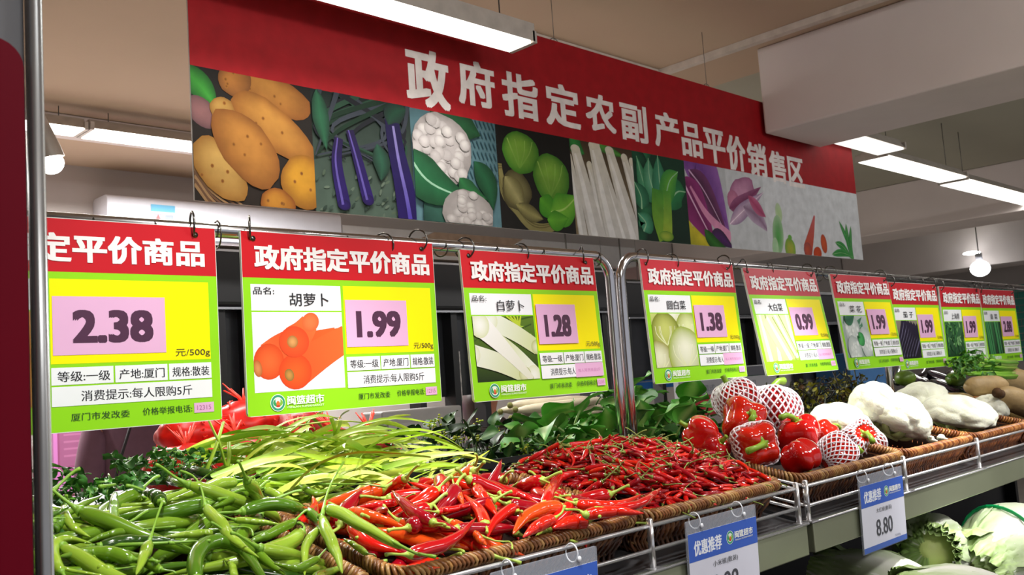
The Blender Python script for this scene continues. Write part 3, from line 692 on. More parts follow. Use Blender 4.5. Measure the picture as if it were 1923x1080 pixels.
# ------------------------------------------------------------------ wicker baskets
wick = M('wicker', attr=True, rough=.32, var=.15, nscale=60)
def wicker(x0, x1, d, tones, label):
    W_ = x1-x0; r = .028; hgt = .068
    t = tag(empty('wicker_basket', (x0, .885, plane(.885))), label, 'basket', 'wicker baskets on the racks'); t.rotation_euler = (TILT, 0, 0)
    def per(inset, n):
        a0, a1, b0, b1 = inset, W_-inset, inset, d-inset; rr = max(r-inset*.4, .01); P = []
        segs = [((a0+rr, b0), (a1-rr, b0)), ((a1-rr, b0+rr), 270), ((a1, b0+rr), (a1, b1-rr)), ((a1-rr, b1-rr), 0), ((a1-rr, b1), (a0+rr, b1)), ((a0+rr, b1-rr), 90), ((a0, b1-rr), (a0, b0+rr)), ((a0+rr, b0+rr), 180)]
        dense = []
        for s_ in segs:
            if isinstance(s_[1], tuple):
                for q in np.linspace(0, 1, 60)[:-1]: dense.append((s_[0][0]+(s_[1][0]-s_[0][0])*q, s_[0][1]+(s_[1][1]-s_[0][1])*q))
            else:
                for q in np.linspace(0, 90, 14)[:-1]:
                    a_ = math.radians(s_[1]+q); dense.append((s_[0][0]+rr*math.cos(a_), s_[0][1]+rr*math.sin(a_)))
        D = np.array(dense+[dense[0]]); L_ = np.r_[0, np.cumsum(np.linalg.norm(np.diff(D, axis=0), axis=1))]
        q = np.linspace(0, L_[-1], n+1)[:-1]
        return np.stack([np.interp(q, L_, D[:, 0]), np.interp(q, L_, D[:, 1])], 1), L_[-1]
    _, LEN = per(0, 10); n = int(LEN/.0068)
    top, _ = per(0, n); bot, _ = per(.022, n)
    g = random.Random(int(x0*1000))
    rim = MB(); side = MB()
    for i in range(n):
        p = top[i]; nx = top[(i+1) % n]-top[i-1]; tx = nx/np.linalg.norm(nx); ou = np.array([tx[1], -tx[0]])
        T = Vector((tx[0], tx[1], 0)); O = Vector((ou[0], ou[1], 0)); Z = Vector((0, 0, 1))
        rim.col(g.choice(tones)); k = .0078*g.uniform(.95, 1.05)
        ring_ = []
        for a_ in np.linspace(0, 2*math.pi, 10)[:-1]:
            ring_.append(Vector((p[0], p[1], -.004))+O*(k*math.cos(a_))+Z*(k*math.sin(a_)*.95)+T*(.0045*math.cos(a_)-.003*math.sin(a_)))
        rim.tube(ring_, .0027, 5, closed=True)
        # weave strand below the rim, leaning over its neighbour
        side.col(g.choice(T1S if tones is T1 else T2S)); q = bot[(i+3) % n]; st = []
        for s_ in np.linspace(0, 1, 7):
            wv = .0028*math.sin(s_*9+(i % 2)*math.pi)
            c_ = p*(1-s_)+q*s_+tx*(.005*math.sin(s_*7)); st.append((c_[0]+ou[0]*wv, c_[1]+ou[1]*wv, -.010-s_*(hgt-.01)))
        side.tube(st, .0030, 4)
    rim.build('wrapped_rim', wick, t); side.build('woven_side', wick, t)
    ln = MB(); a_, _ = per(.0035, 60); b_, _ = per(.026, 60)
    V = [(p[0], p[1], -.006) for p in a_]+[(p[0], p[1], -hgt+.002) for p in b_]
    ln.add(V, [(i, (i+1) % 60, 60+(i+1) % 60, 60+i) for i in range(60)]+[tuple(range(60, 120))[::-1]])
    ln.build('lining', M('wicker_core', '2c160c', .6), t)
    for k in range(5):
        pa, _ = per(.005+.004*k, 50); MB().col(tones[k % len(tones)]).tube([(p[0], p[1], -.016-.012*k) for p in pa], .0028, 5, closed=True).build('weaver', wick, t)
    return t
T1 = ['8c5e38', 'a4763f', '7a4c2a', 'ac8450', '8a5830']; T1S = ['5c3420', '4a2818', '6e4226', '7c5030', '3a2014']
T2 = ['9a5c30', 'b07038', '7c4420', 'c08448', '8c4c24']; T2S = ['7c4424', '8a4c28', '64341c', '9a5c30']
wicker(.268, .632, .27, T1, 'wicker basket under the green peppers, nearest the steel post')
wicker(.668, 1.105, .27, T1, 'wicker basket holding the large red chillies')
wicker(1.118, 1.512, .27, T1, 'wicker basket holding the small bright red chillies')
wicker(1.572, 2.012, .265, T1, 'wicker basket holding the red bell peppers')
wicker(2.020, 2.405, .265, T2, 'wicker basket under the cauliflowers, half empty on its right')
wicker(2.418, 2.82, .265, T2, 'wicker basket beyond the cauliflowers')
wicker(2.83, 3.28, .265, T2, 'farthest wicker basket, holding the lotus roots')

# ------------------------------------------------------------------ heaps
class Pile:
    def __init__(s, x0, x1, y0, y1, f, res=.004):
        s.x0, s.y0, s.res = x0, y0, res; s.nx = int((x1-x0)/res); s.ny = int((y1-y0)/res)
        xs = x0+res*(np.arange(s.nx)+.5); ys = y0+res*(np.arange(s.ny)+.5)
        s.X, s.Y = np.meshgrid(xs, ys, indexing='ij'); s.H = np.vectorize(f)(s.X, s.Y).astype(float)
    def idx(s, P):
        i = np.clip(((P[:, 0]-s.x0)/s.res).astype(int), 0, s.nx-1); j = np.clip(((P[:, 1]-s.y0)/s.res).astype(int), 0, s.ny-1); return i, j
    def stamp(s, P, R):
        for p, r in zip(P, R):
            k = int(r/s.res)+1; i, j = s.idx(np.array([p])); i, j = i[0], j[0]
            a0, a1, b0, b1 = max(0, i-k), min(s.nx, i+k+1), max(0, j-k), min(s.ny, j+k+1)
            d2 = (s.X[a0:a1, b0:b1]-p[0])**2+(s.Y[a0:a1, b0:b1]-p[1])**2
            h = np.where(d2 < r*r, p[2]+np.sqrt(np.maximum(r*r-d2, 0)), -9)
            s.H[a0:a1, b0:b1] = np.maximum(s.H[a0:a1, b0:b1], h)
def chilli_parts(path, rmax, stem_len, stem_path=None, seed=0, tipk=.12, wave=.06, n=16, seg=9, shoulder=.7, cal=True):
    g = random.Random(seed); P = spline(path, n); Pf, T, A, B = frames(P)
    ph = g.uniform(0, 6); V = []; F = []
    fr = g.uniform(5, 9)
    for i in range(n):
        t = i/(n-1)
        prof = (shoulder+(1-shoulder)*min(1, t/.12))*(1-(1-tipk)*max(0, (t-.35)/.65)**1.7)
        if t == 0: prof = shoulder*.55
        if i == n-1: prof = tipk*.5
        for k in range(seg):
            a_ = 2*math.pi*k/seg
            q = prof*(1+wave*math.sin(fr*t*2+ph+a_)+wave*.8*math.cos(3*a_+ph+4*t))
            V.append(Pf[i]+rmax*q*(math.cos(a_)*A[i]+math.sin(a_)*B[i]))
    for i in range(n-1):
        for k in range(seg): F.append((i*seg+k, i*seg+(k+1) % seg, (i+1)*seg+(k+1) % seg, (i+1)*seg+k))
    F.append(tuple(range(seg))[::-1]); F.append(tuple((n-1)*seg+k for k in range(seg)))
    body = MB().add(V, F)
    stem = MB()
    if stem_path is None:
        d = -T[0]; up = np.array([0, 0, 1.]); sd = A[0]*g.uniform(-1, 1)
        stem_path = [Pf[0]+T[0]*rmax*.12, Pf[0]+d*stem_len*.4+up*stem_len*.1, Pf[0]+d*stem_len*.8+sd*stem_len*.25+up*stem_len*.2, Pf[0]+d*stem_len+sd*stem_len*.5+up*stem_len*.2]
    S = spline(stem_path, 9); rs = rmax*.2
    stem.tube(S, [rmax*.5 if i == 0 else rs*(1.5 if i == 1 else 1)*(1 if i < 7 else 1.3) for i in range(9)], 6)
    if cal:
        stem.tube([Pf[0]+T[0]*rmax*.5, Pf[0]+T[0]*rmax*.1, Pf[0]-T[0]*rmax*.25], [rmax*shoulder*1.04, rmax*shoulder*.8, rmax*.3], 8)
    return body, stem, P
def radii(n, rmax, tipk=.12): return [rmax*(1-(1-tipk)*max(0, (i/(n-1)-.35)/.65)**1.7) for i in range(n)]

greens = [M('green_pepper_%d' % i, c, .16, var=.14, nscale=14, coat=.4) for i, c in enumerate(('688f20', '93b436', '527c1c', '2f5016', '80a42c'))]
gstem = M('green_pepper_stem', '86b43c', .4)
reds = [M('red_chilli_%d' % i, c, .14, var=.1, nscale=18, coat=.5) for i, c in enumerate(('c8120e', 'b40c14', 'd8220e', '98081a', 'dc4a12'))]
rstem = M('red_chilli_stem', 'a4bc4a', .45)
def variants(n, L0, L1, r0, r1, bend, stem, mats, smat, nm, seg=9, rn=14, wave=.06, tipk=.12):
    out = []
    for k in range(n):
        L_ = rnd.uniform(L0, L1); r = rnd.uniform(r0, r1); b = rnd.uniform(-bend, bend); b2 = rnd.uniform(-bend, bend)*.6
        path = [(-L_/2, 0, 0), (-L_/6, b*L_*.5, 0), (L_/6, b*L_*.5+b2*L_*.3, 0), (L_/2, b2*L_*.2-b*L_*.3, 0)]
        body, st, P = chilli_parts(path, r, stem*rnd.uniform(.7, 1.2), seed=k, n=rn, seg=seg, wave=wave, tipk=tipk)
        bo = body.build(nm, mats[k % len(mats)]); so = st.build('stem', smat, bo)
        bo['tone'] = k % len(mats); out.append((bo, P, radii(len(P), r, tipk)))
    return out
SLOPES = np.linspace(-.5, .5, 15)
def drop(pile, var, x, y, ang, cap, label, cat, group, sink=.5):
    bo, P, R = var; R = np.array(R)
    ca, sa = math.cos(ang), math.sin(ang)
    Q = np.stack([P[:, 0]*ca-P[:, 1]*sa+x, P[:, 0]*sa+P[:, 1]*ca+y], 1)
    i, j = pile.idx(Q); h = pile.H[i, j]
    for off in (-1, 1):
        h = np.maximum(h, pile.H[np.clip(i+off, 0, pile.nx-1), j]-.001)
    best = None
    for s_ in SLOPES:
        z0 = np.max(h+R*(1-sink)-s_*P[:, 0])
        sc = z0+abs(s_)*.004
        if best is None or sc < best[0]: best = (sc, z0, s_)
    _, z0, s_ = best
    if z0 > cap(x, y): return None
    o = bo if not bo.get('used') else copy_tree(bo)
    if o is bo: bo['used'] = 1
    th = math.atan(s_)
    o.matrix_world = Matrix.Translation((x, y, z0))@Matrix.Rotation(ang, 4, 'Z')@Matrix.Rotation(-th, 4, 'Y')@Matrix.Rotation(rnd.choice((0, math.pi)) if False else 0, 4, 'X')
    if '%s' in label: label = label % {'pepper': ('mid green', 'pale yellow green', 'deep green', 'very dark green', 'fresh light green'), 'chilli': ('bright red', 'crimson', 'scarlet', 'dark wine red', 'orange red')}[cat][o['tone']]
    tag(o, label, cat, group)
    pile.stamp(np.stack([Q[:, 0], Q[:, 1], z0+s_*P[:, 0]], 1), R)
    return o
def S(t): t = min(1, max(0, t)); return t*t*(3-2*t)
def fA(x, y):
    z = 1.200+.098*S((y-.80)/.36)-.10*S((y-1.20)/.10)
    edge = S((x-.60)/.10)*.05
    return max(z-edge, plane(y)-.05)
def fB(x, y): return plane(y)+.008+.030*math.sin(math.pi*min(1, max(0, (x-.66)/.45)))*math.sin(math.pi*min(1, max(0, (y-.86)/.3)))
def fC(x, y): return plane(y)+.034*min(1, 1.7*math.sin(math.pi*min(1, max(0, (x-1.11)/.41))))*min(1, 1.5*math.sin(math.pi*min(1, max(0, (y-.885)/.33))))+.002
def fAll(x, y): return fA(x, y) if x < .66 else (fB(x, y) if x < 1.11 else fC(x, y))
pile = Pile(.05, 1.65, .74, 1.34, lambda x, y: fAll(x, y)-(.055 if x < .66 else .045 if x < 1.11 else .021))
gv = variants(12, .12, .19, .0075, .0095, .35, .04, greens, gstem, 'green_pepper', wave=.07)
rv = variants(10, .075, .125, .0085, .0115, .22, .03, reds, rstem, 'red_chilli', wave=.03, tipk=.1)
cv = variants(12, .036, .062, .0036, .0052, .22, .026, reds[:4]+reds[:4]+reds, rstem, 'small_chilli', seg=6, rn=8, wave=.02, tipk=.14)
smallstem = M('small_chilli_stem', '7c8c3a', .5)
for v in cv: v[0].children[0].data.materials[0] = smallstem
n = 0
for k in range(400):
    x = rnd.uniform(.22, .62); y = rnd.uniform(.80, 1.22)
    o = drop(pile, rnd.choice(gv), x, y, rnd.gauss(.25, .55)+rnd.choice((0, math.pi)), lambda a, b: fA(a, b)-.009, 'long thin %s pepper lying loose in the heap of the nearest basket', 'pepper', 'green peppers heaped in the nearest basket')
    n += o is not None
    if n >= 92: break
n = 0
for k in range(600):
    x = rnd.uniform(.69, 1.07); y = rnd.uniform(.905, 1.13)
    o = drop(pile, rnd.choice(rv), x, y, rnd.uniform(0, 6.28), lambda a, b: fB(a, b)-.002, 'large glossy %s chilli lying loose among the others in the second basket', 'chilli', 'large red chillies heaped in the second basket')
    n += o is not None
    if n >= 80: break
# the chillies buried under the visible ones, past the first 300
under = MB()
for k in range(420):
    bo, P, R = rnd.choice(cv); x = rnd.uniform(1.13, 1.5); y = rnd.uniform(.9, 1.17)
    mt = Matrix.Translation((x, y, fC(x, y)-rnd.uniform(.008, .02)))@Matrix.Rotation(rnd.uniform(0, 6.28), 4, 'Z')@Matrix.Rotation(rnd.uniform(-.25, .25), 4, 'Y')
    under.cur = C(rnd.choice(('b8120e', 'a40c12', 'c81e0c', '8c0814')))
    under.add([mt@v.co for v in bo.data.vertices], [tuple(p.vertices) for p in bo.data.polygons])
tag(under.build('buried_chillies', M('buried_chilli_skin', attr=True, rough=.16, var=.1, coat=.4)), 'lower layer of small red chillies under the loose ones in the third basket', 'chilli', 'small red chillies heaped in the third basket', 'stuff')
n = 0
for k in range(1500):
    x = rnd.uniform(1.13, 1.5); y = rnd.uniform(.9, 1.17)
    o = drop(pile, rnd.choice(cv), x, y, rnd.uniform(0, 6.28), lambda a, b: fC(a, b)+.004, 'small thin bright red chilli with a green stem in the third basket', 'chilli', 'small red chillies heaped in the third basket')
    n += o is not None
    if n >= 290: break

def hero(crop, pts, wpx, mat, name, label, group, stem=None, smat=None, f=None, tipk=.12, lift=0, wave=.07, cat='pepper', seed=0, shoulder=.7, sink=.35):
    ox, oy, sc = crop; f = f or fAll
    px_ = [(ox+a/sc, oy+b/sc) for a, b in pts]; n = 18
    UV = spline(px_, n); m_ = hit(*UV[n//2], f); dep = float(np.dot(m_-CC, _f)); r = wpx/sc/2*dep/FPX; R = np.array(radii(n, r, tipk))
    W = [hit(u, v, lambda x, y: f(x, y)+lift+.004) for u, v in UV]
    W = np.array(W); sp = None
    if stem:
        s0 = []
        m_ = spline([(ox+a/sc, oy+b/sc) for a, b in stem], 5)
        for q, (u, v) in enumerate(m_):       # stem end ... calyx, given from far end to body
            s0.append(hit(u, v, lambda x, y: f(x, y)+lift+.004+.014*(1-q/4)))
        sp = [W[0]+(W[1]-W[0])*.3]+[p for p in s0[::-1][1:]]
    body, st, P = chilli_parts([W[k] for k in range(n)], r, .03, sp, seed=seed, tipk=tipk, wave=wave, n=20, seg=11, shoulder=shoulder)
    loc = W[n//2]
    bo = body.build(name, mat, None, loc); so = st.build('stem', smat or gstem, bo); 
    so.data.transform(Matrix.Translation(-Vector(loc)))
    tag(bo, label, cat, group); pile.stamp(W, R)
    return bo
c1 = (60, 760, 3.376); c2 = (440, 760, 3.376); c3 = (820, 740, 3.176)
GG = 'green peppers heaped in the nearest basket'
G = lambda crop, pts, w_, k, label, stem=None, **kw: hero(crop, pts, w_, greens[k], 'green_pepper', label, GG, stem, **kw)
G(c1, [(950, 405), (1100, 440), (1240, 462), (1380, 480)], 66, 3, 'dark glossy green pepper along the top of the heap, its pale stem pointing left', [(670, 380), (800, 408), (940, 408)])
G(c1, [(320, 725), (500, 690), (700, 645)], 58, 1, 'light green pepper half buried below the stubby pepper')
G(c1, [(130, 745), (300, 645), (450, 572)], 52, 0, 'slim green pepper slanting up beside the steel post')
G(c1, [(120, 800), (170, 760), (235, 640)], 62, 2, 'short green pepper upright against the steel post', [(220, 575), (225, 600), (235, 635)])
G(c1, [(600, 490), (700, 468), (850, 480), (1080, 525)], 82, 0, 'wrinkled green pepper near the top left of the heap, stem to the left', [(430, 520), (520, 508), (600, 492)], wave=.11)
G(c1, [(1300, 488), (1180, 510), (1050, 555), (870, 610)], 78, 1, 'bright green pepper below the dark glossy one, stem to the right', [(1440, 440), (1370, 470), (1300, 488)])
G(c1, [(1430, 540), (1300, 590), (1150, 650)], 80, 0, 'thick green pepper slanting down from the right of the heap')
G(c1, [(820, 620), (780, 575), (700, 552)], 90, 3, 'stubby dark pepper end pointing away from the camera', wave=.04)
G(c1, [(420, 900), (600, 862), (800, 865), (960, 868)], 74, 3, 'dark green pepper lying level across the middle of the heap', [(1130, 862), (1040, 868), (960, 868)])
G(c1, [(600, 800), (480, 825), (330, 880)], 52, 0, 'slim pepper whose stem points right across the heap', [(910, 772), (760, 785), (600, 800)])
G(c1, [(1150, 812), (1000, 822), (830, 840)], 52, 1, 'light slim pepper with its stem hooking right', [(1400, 830), (1385, 785), (1300, 775), (1150, 810)])
G(c1, [(520, 790), (520, 700), (520, 620), (525, 560)], 66, 0, 'green pepper standing upright with its tip raised', [(485, 440), (505, 490), (522, 550)], tipk=.5)
G(c1, [(640, 985), (480, 940), (330, 940), (170, 965)], 92, 0, 'thick green pepper curling at the lower left of the heap')
G(c1, [(190, 1070), (140, 980), (150, 880), (240, 852), (380, 880)], 72, 1, 'light green pepper bent in a hook beside the steel post')
G(c1, [(200, 640), (230, 740), (290, 800), (370, 840)], 58, 1, 'short bent pepper curving down to the right near the post', [(215, 570), (205, 610), (200, 640)])
G(c1, [(820, 1050), (700, 985), (575, 918)], 62, 0, 'pepper pointing up left with a fine tip in the lower heap')
G(c1, [(740, 880), (715, 950), (660, 1080)], 76, 1, 'pepper hanging forward on a long straight stem', [(825, 620), (790, 720), (745, 870)], lift=.012)
G(c1, [(1095, 640), (1200, 760), (1290, 870), (1440, 970)], 74, 1, 'bumpy light pepper running down right on a long arched stem', [(940, 420), (1040, 465), (1080, 560), (1095, 630)], lift=.012, wave=.12)
G(c1, [(1280, 1120), (1270, 1030), (1215, 972)], 52, 1, 'small pale hooked pepper tip rising from the lower heap')
G(c1, [(1045, 1120), (1030, 1000), (1080, 905), (1190, 865), (1310, 900), (1400, 1000), (1480, 1120)], 98, 2, 'thick glossy pepper arched like a hoop at the bottom of the heap', lift=.006, tipk=.4, wave=.04)
G(c1, [(520, 1045), (430, 1030), (385, 940)], 48, 1, 'small hooked pepper near the bottom beside the post')
G(c1, [(110, 1000), (250, 1052), (460, 1085)], 26, 1, 'very thin pepper tip at the lower left corner', tipk=.5)
G(c2, [(0, 590), (200, 490), (400, 448), (520, 440), (640, 475)], 76, 0, 'long smooth green pepper below the chives', tipk=.3)
G(c2, [(0, 730), (150, 742), (300, 760)], 44, 1, 'slim light pepper lying level below the smooth long one')
G(c2, [(380, 740), (200, 830), (60, 880)], 66, 0, 'green pepper crossing down left in the right half of the heap')
G(c2, [(200, 540), (300, 590), (410, 610)], 60, 1, 'pale pepper poking out under the long smooth one')
G(c2, [(400, 500), (520, 565), (700, 508)], 52, 0, 'green pepper dipping in the middle with a long stem to the right', [(960, 525), (830, 505), (700, 508)])
G(c2, [(40, 680), (200, 635), (380, 650), (520, 720), (600, 840), (650, 900)], 78, 2, 'long dark green pepper arching right and down at the centre of the heap', lift=.004)
G(c2, [(0, 850), (100, 900), (200, 990), (340, 1090)], 80, 0, 'thick pepper running down right at the bottom of the frame')
G(c2, [(530, 790), (455, 900), (445, 1090)], 62, 1, 'narrow pepper curving down to the bottom edge', lift=.003)
G(c2, [(530, 975), (400, 1035), (250, 1008)], 52, 0, 'small curved pepper with its tip up, low in the heap', lift=.008)
G(c2, [(550, 710), (610, 860), (650, 950), (685, 1070)], 78, 1, 'light pepper hanging down at the basket edge on a long pale stem', [(730, 310), (640, 450), (590, 560), (552, 700)], lift=.014)
G(c2, [(590, 655), (700, 705), (850, 790), (1060, 905)], 82, 1, 'long light green pepper laid over onto the red chillies', [(1275, 965), (1170, 945), (1060, 905)][::1], lift=.010, tipk=.45, f=lambda x, y: max(fAll(x, y), plane(y)+.03))
G(c2, [(840, 945), (760, 890), (690, 850)], 42, 1, 'thin green pepper tip beside the basket edge')
GR = 'large red chillies heaped in the second basket'
def Rr(crop, pts, w_, k, label, stem=None, **kw):
    kw.setdefault('smat', rstem); kw.setdefault('wave', .035); kw.setdefault('cat', 'chilli')
    return hero(crop, pts, w_, reds[k], 'red_chilli', label, GR, stem, **kw)
Rr(c2, [(1040, 615), (900, 640), (760, 655)], 52, 0, 'red chilli lying level along the back rim')
Rr(c2, [(720, 680), (880, 712), (1080, 775)], 84, 4, 'orange red chilli with a white gleam beside the green pepper')
Rr(c3, [(20, 500), (35, 560), (40, 600)], 90, 0, 'short red chilli upright at the back with a long curved stem', [(172, 415), (90, 480), (10, 555)])
Rr(c3, [(105, 545), (130, 600), (160, 665)], 56, 4, 'small orange chilli at the back with a curly stem', [(150, 500), (100, 500), (100, 540)])
Rr(c3, [(290, 790), (255, 700), (160, 600)], 78, 2, 'red chilli slanting to the back left, its blunt end in front', shoulder=.9)
Rr(c3, [(235, 560), (290, 640), (365, 730)], 78, 2, 'broad smooth red chilli in the middle of the back row', shoulder=.9)
Rr(c3, [(370, 592), (500, 605), (630, 665)], 52, 0, 'red chilli with a yellow green stem bent to the right', [(495, 625), (430, 615), (370, 620)])
Rr(c3, [(640, 665), (680, 580), (740, 500), (850, 462)], 66, 0, 'curved red chilli rising to a tip above the small chillies', tipk=.3, lift=.004)
Rr(c3, [(750, 585), (700, 630), (650, 680)], 66, 1, 'short shiny chilli under a fine arched stem', [(620, 510), (700, 545), (755, 580)])
Rr(c3, [(480, 705), (440, 690), (340, 770), (300, 860)], 72, 0, 'red chilli curving down left at the middle of the basket')
Rr(c3, [(745, 670), (620, 692), (520, 745), (455, 835)], 92, 4, 'orange and red chilli curving to the front rim', lift=.003)
Rr(c3, [(900, 760), (800, 765), (690, 800)], 90, 2, 'broad red chilli lying along the front rim')
Rr(c3, [(700, 742), (600, 790), (515, 855)], 78, 2, 'bright red chilli hanging to the front rim on a yellow stem', [(765, 665), (745, 710), (700, 742)], lift=.005)
Rr(c3, [(880, 722), (1050, 700), (1235, 712)], 74, 2, 'long red chilli laid over the right corner of its basket', [(770, 690), (820, 690), (880, 700)], f=lambda x, y: plane(y)+.022, lift=.006)
Rr(c3, [(830, 655), (950, 665), (1100, 655), (1230, 595)], 62, 2, 'slender red chilli reaching over the rim between two baskets', f=lambda x, y: plane(y)+.022, lift=.006)
Rr(c3, [(1040, 690), (1200, 660), (1290, 600), (1340, 560)], 52, 0, 'slim red chilli curving up at the rim between two baskets', f=lambda x, y: plane(y)+.022, lift=.008)
Rr(c2, [(1270, 755), (1150, 690), (1070, 620), (1000, 545)], 86, 3, 'dark red chilli pointing up left with a sharp tip', lift=.014, tipk=.1)
Rr(c3, [(-170, 800), (-100, 775), (20, 790), (140, 815)], 104, 3, 'thick dark pink red chilli with a long white gleam', lift=.006)
Rr(c3, [(-170, 960), (-60, 930), (40, 900), (140, 840), (232, 740)], 88, 1, 'long red chilli curving up right from the left front corner', lift=.010)
Rr(c3, [(0, 705), (110, 685), (215, 662)], 44, 0, 'thin red chilli lying level behind the thick pink one')
Rr(c3, [(230, 830), (260, 870), (300, 905)], 50, 4, 'small orange chilli by the front rim with a long green stem', [(450, 925), (430, 880), (250, 880)])

# ------------------------------------------------------------------ bell peppers
bred = [M('bell_red_%d' % i, c, .10, var=.06, nscale=10, coat=.7) for i, c in enumerate(('c4100e', 'd2200e', 'b00c12'))]
bstem = M('bell_stem', '86ac2e', .4, var=.15)
netm = M('foam_net', 'f2eaf0', .7, var=.03)
def bell(u, v, rpx, y, label, axis=(0, 0, 1), stem=(0, 0, 1), net=None, k=0, z=None):
    c = aty(u, v, y); dep = float(np.dot(c-CC, _f)); r = rpx*dep/FPX
    ax = Vector(axis).normalized(); q = Vector((0, 0, 1)).rotation_difference(ax)
    t = tag(empty('bell_pepper', c), label, 'bell pepper', 'red bell peppers in their basket'); t.rotation_euler = q.to_euler()
    g = random.Random(int(u)); ph = g.uniform(0, 6)
    def fn(d):
        th = math.atan2(d[1], d[0]); s_ = math.hypot(d[0], d[1]); zz = d[2]
        lob = 1+.125*math.cos(4*th+ph)*s_**1.2+.03*math.cos(3*th+1+ph)*s_
        top = -.34*math.exp(-(s_/.42)**2) if zz > 0 else -.18*math.exp(-(s_/.3)**2)
        return (lob+top)*(.96+.06*zz)
    MB().ell((0, 0, 0), (r, r, r*1.02), 40, 26, fn=fn).build('body', bred[k], t)
    st = MB(); zt = r*.70; sv = Vector(stem)
    st.ell((0, 0, zt-.02*r), (r*.36, r*.36, r*.12), 20, 6, fn=lambda d: 1+.22*math.cos(5*math.atan2(d[1], d[0])))
    st.tube([(0, 0, zt), (sv.x*.22*r, sv.y*.22*r, zt+r*.30), (sv.x*.60*r, sv.y*.60*r, zt+r*.52), (sv.x*1.05*r, sv.y*1.05*r, zt+r*.56)], [r*.18, r*.125, r*.12, r*.15], 8)
    st.build('stem', bstem, t)
    if net:
        lo, hi, da = net; mb = MB(); ns = 23
        for sg in (-1, 1):
            for k_ in range(ns):
                P = []
                for ph_ in np.linspace(lo, hi, 22):
                    a_ = 2*math.pi*k_/ns+sg*(ph_-lo)*.72+da
                    d = np.array([math.sin(ph_)*math.cos(a_), math.sin(ph_)*math.sin(a_), math.cos(ph_)])
                    P.append(d*r*1.05*max(fn(d), .93))
                mb.tube(P, r*.036, 5)
        mb.build('foam_net', netm, t)
    return t
bell(1384, 752, 42, 1.16, 'bell pepper in white foam net at the back left of the stack, mostly hidden', (-.3, .3, .9), net=(.3, 2.7, 0), k=0)
bell(1450, 772, 50, 1.13, 'bell pepper in white foam net at the top of the stack', (.25, .1, .95), (.6, -.2, 1), net=(.42, 2.8, .2), k=2)
bell(1340, 845, 32, 1.06, 'unwrapped bell pepper low at the left, under the two-lobed one', (0, -.5, .4), k=2)
bell(1316, 816, 36, 1.08, 'unwrapped two-lobed bell pepper in the left corner of its basket', (-.4, .6, .5), k=0)
bell(1396, 790, 44, 1.07, 'unwrapped bell pepper with a drooping green stem, above the left-pointing stem', (-.35, -.75, .35), (-.6, -.2, 1), k=1)
bell(1418, 836, 44, .99, 'bell pepper with a long green stem pointing left, netted on its far side', (-.42, -.72, .1), (-1.0, .3, 1), net=(1.2, 2.9, 0), k=1)
bell(1548, 816, 28, 1.06, 'small bell pepper with a curved stem beside the cauliflower', (.5, -.3, .6), (1, 0, 1), k=1)
bell(1500, 818, 42, 1.03, 'unwrapped bell pepper with an upright curled stem in the middle', (-.35, -.1, .9), (-.8, .2, 1), k=0)
bell(1618, 832, 40, .99, 'netted bell pepper half covered by the cauliflower leaves', (-.5, -.5, .5), (-.5, -.5, 1), net=(.5, 2.8, .1), k=1)
bell(1502, 858, 36, .95, 'unwrapped bell pepper at the front rim, left of the netted one', (.1, -.4, -.8), k=0)
bell(1570, 852, 38, .945, 'netted bell pepper lying at the front rim', (.7, -.3, .4), (.6, -.4, 1), net=(.35, 2.8, .3), k=1)

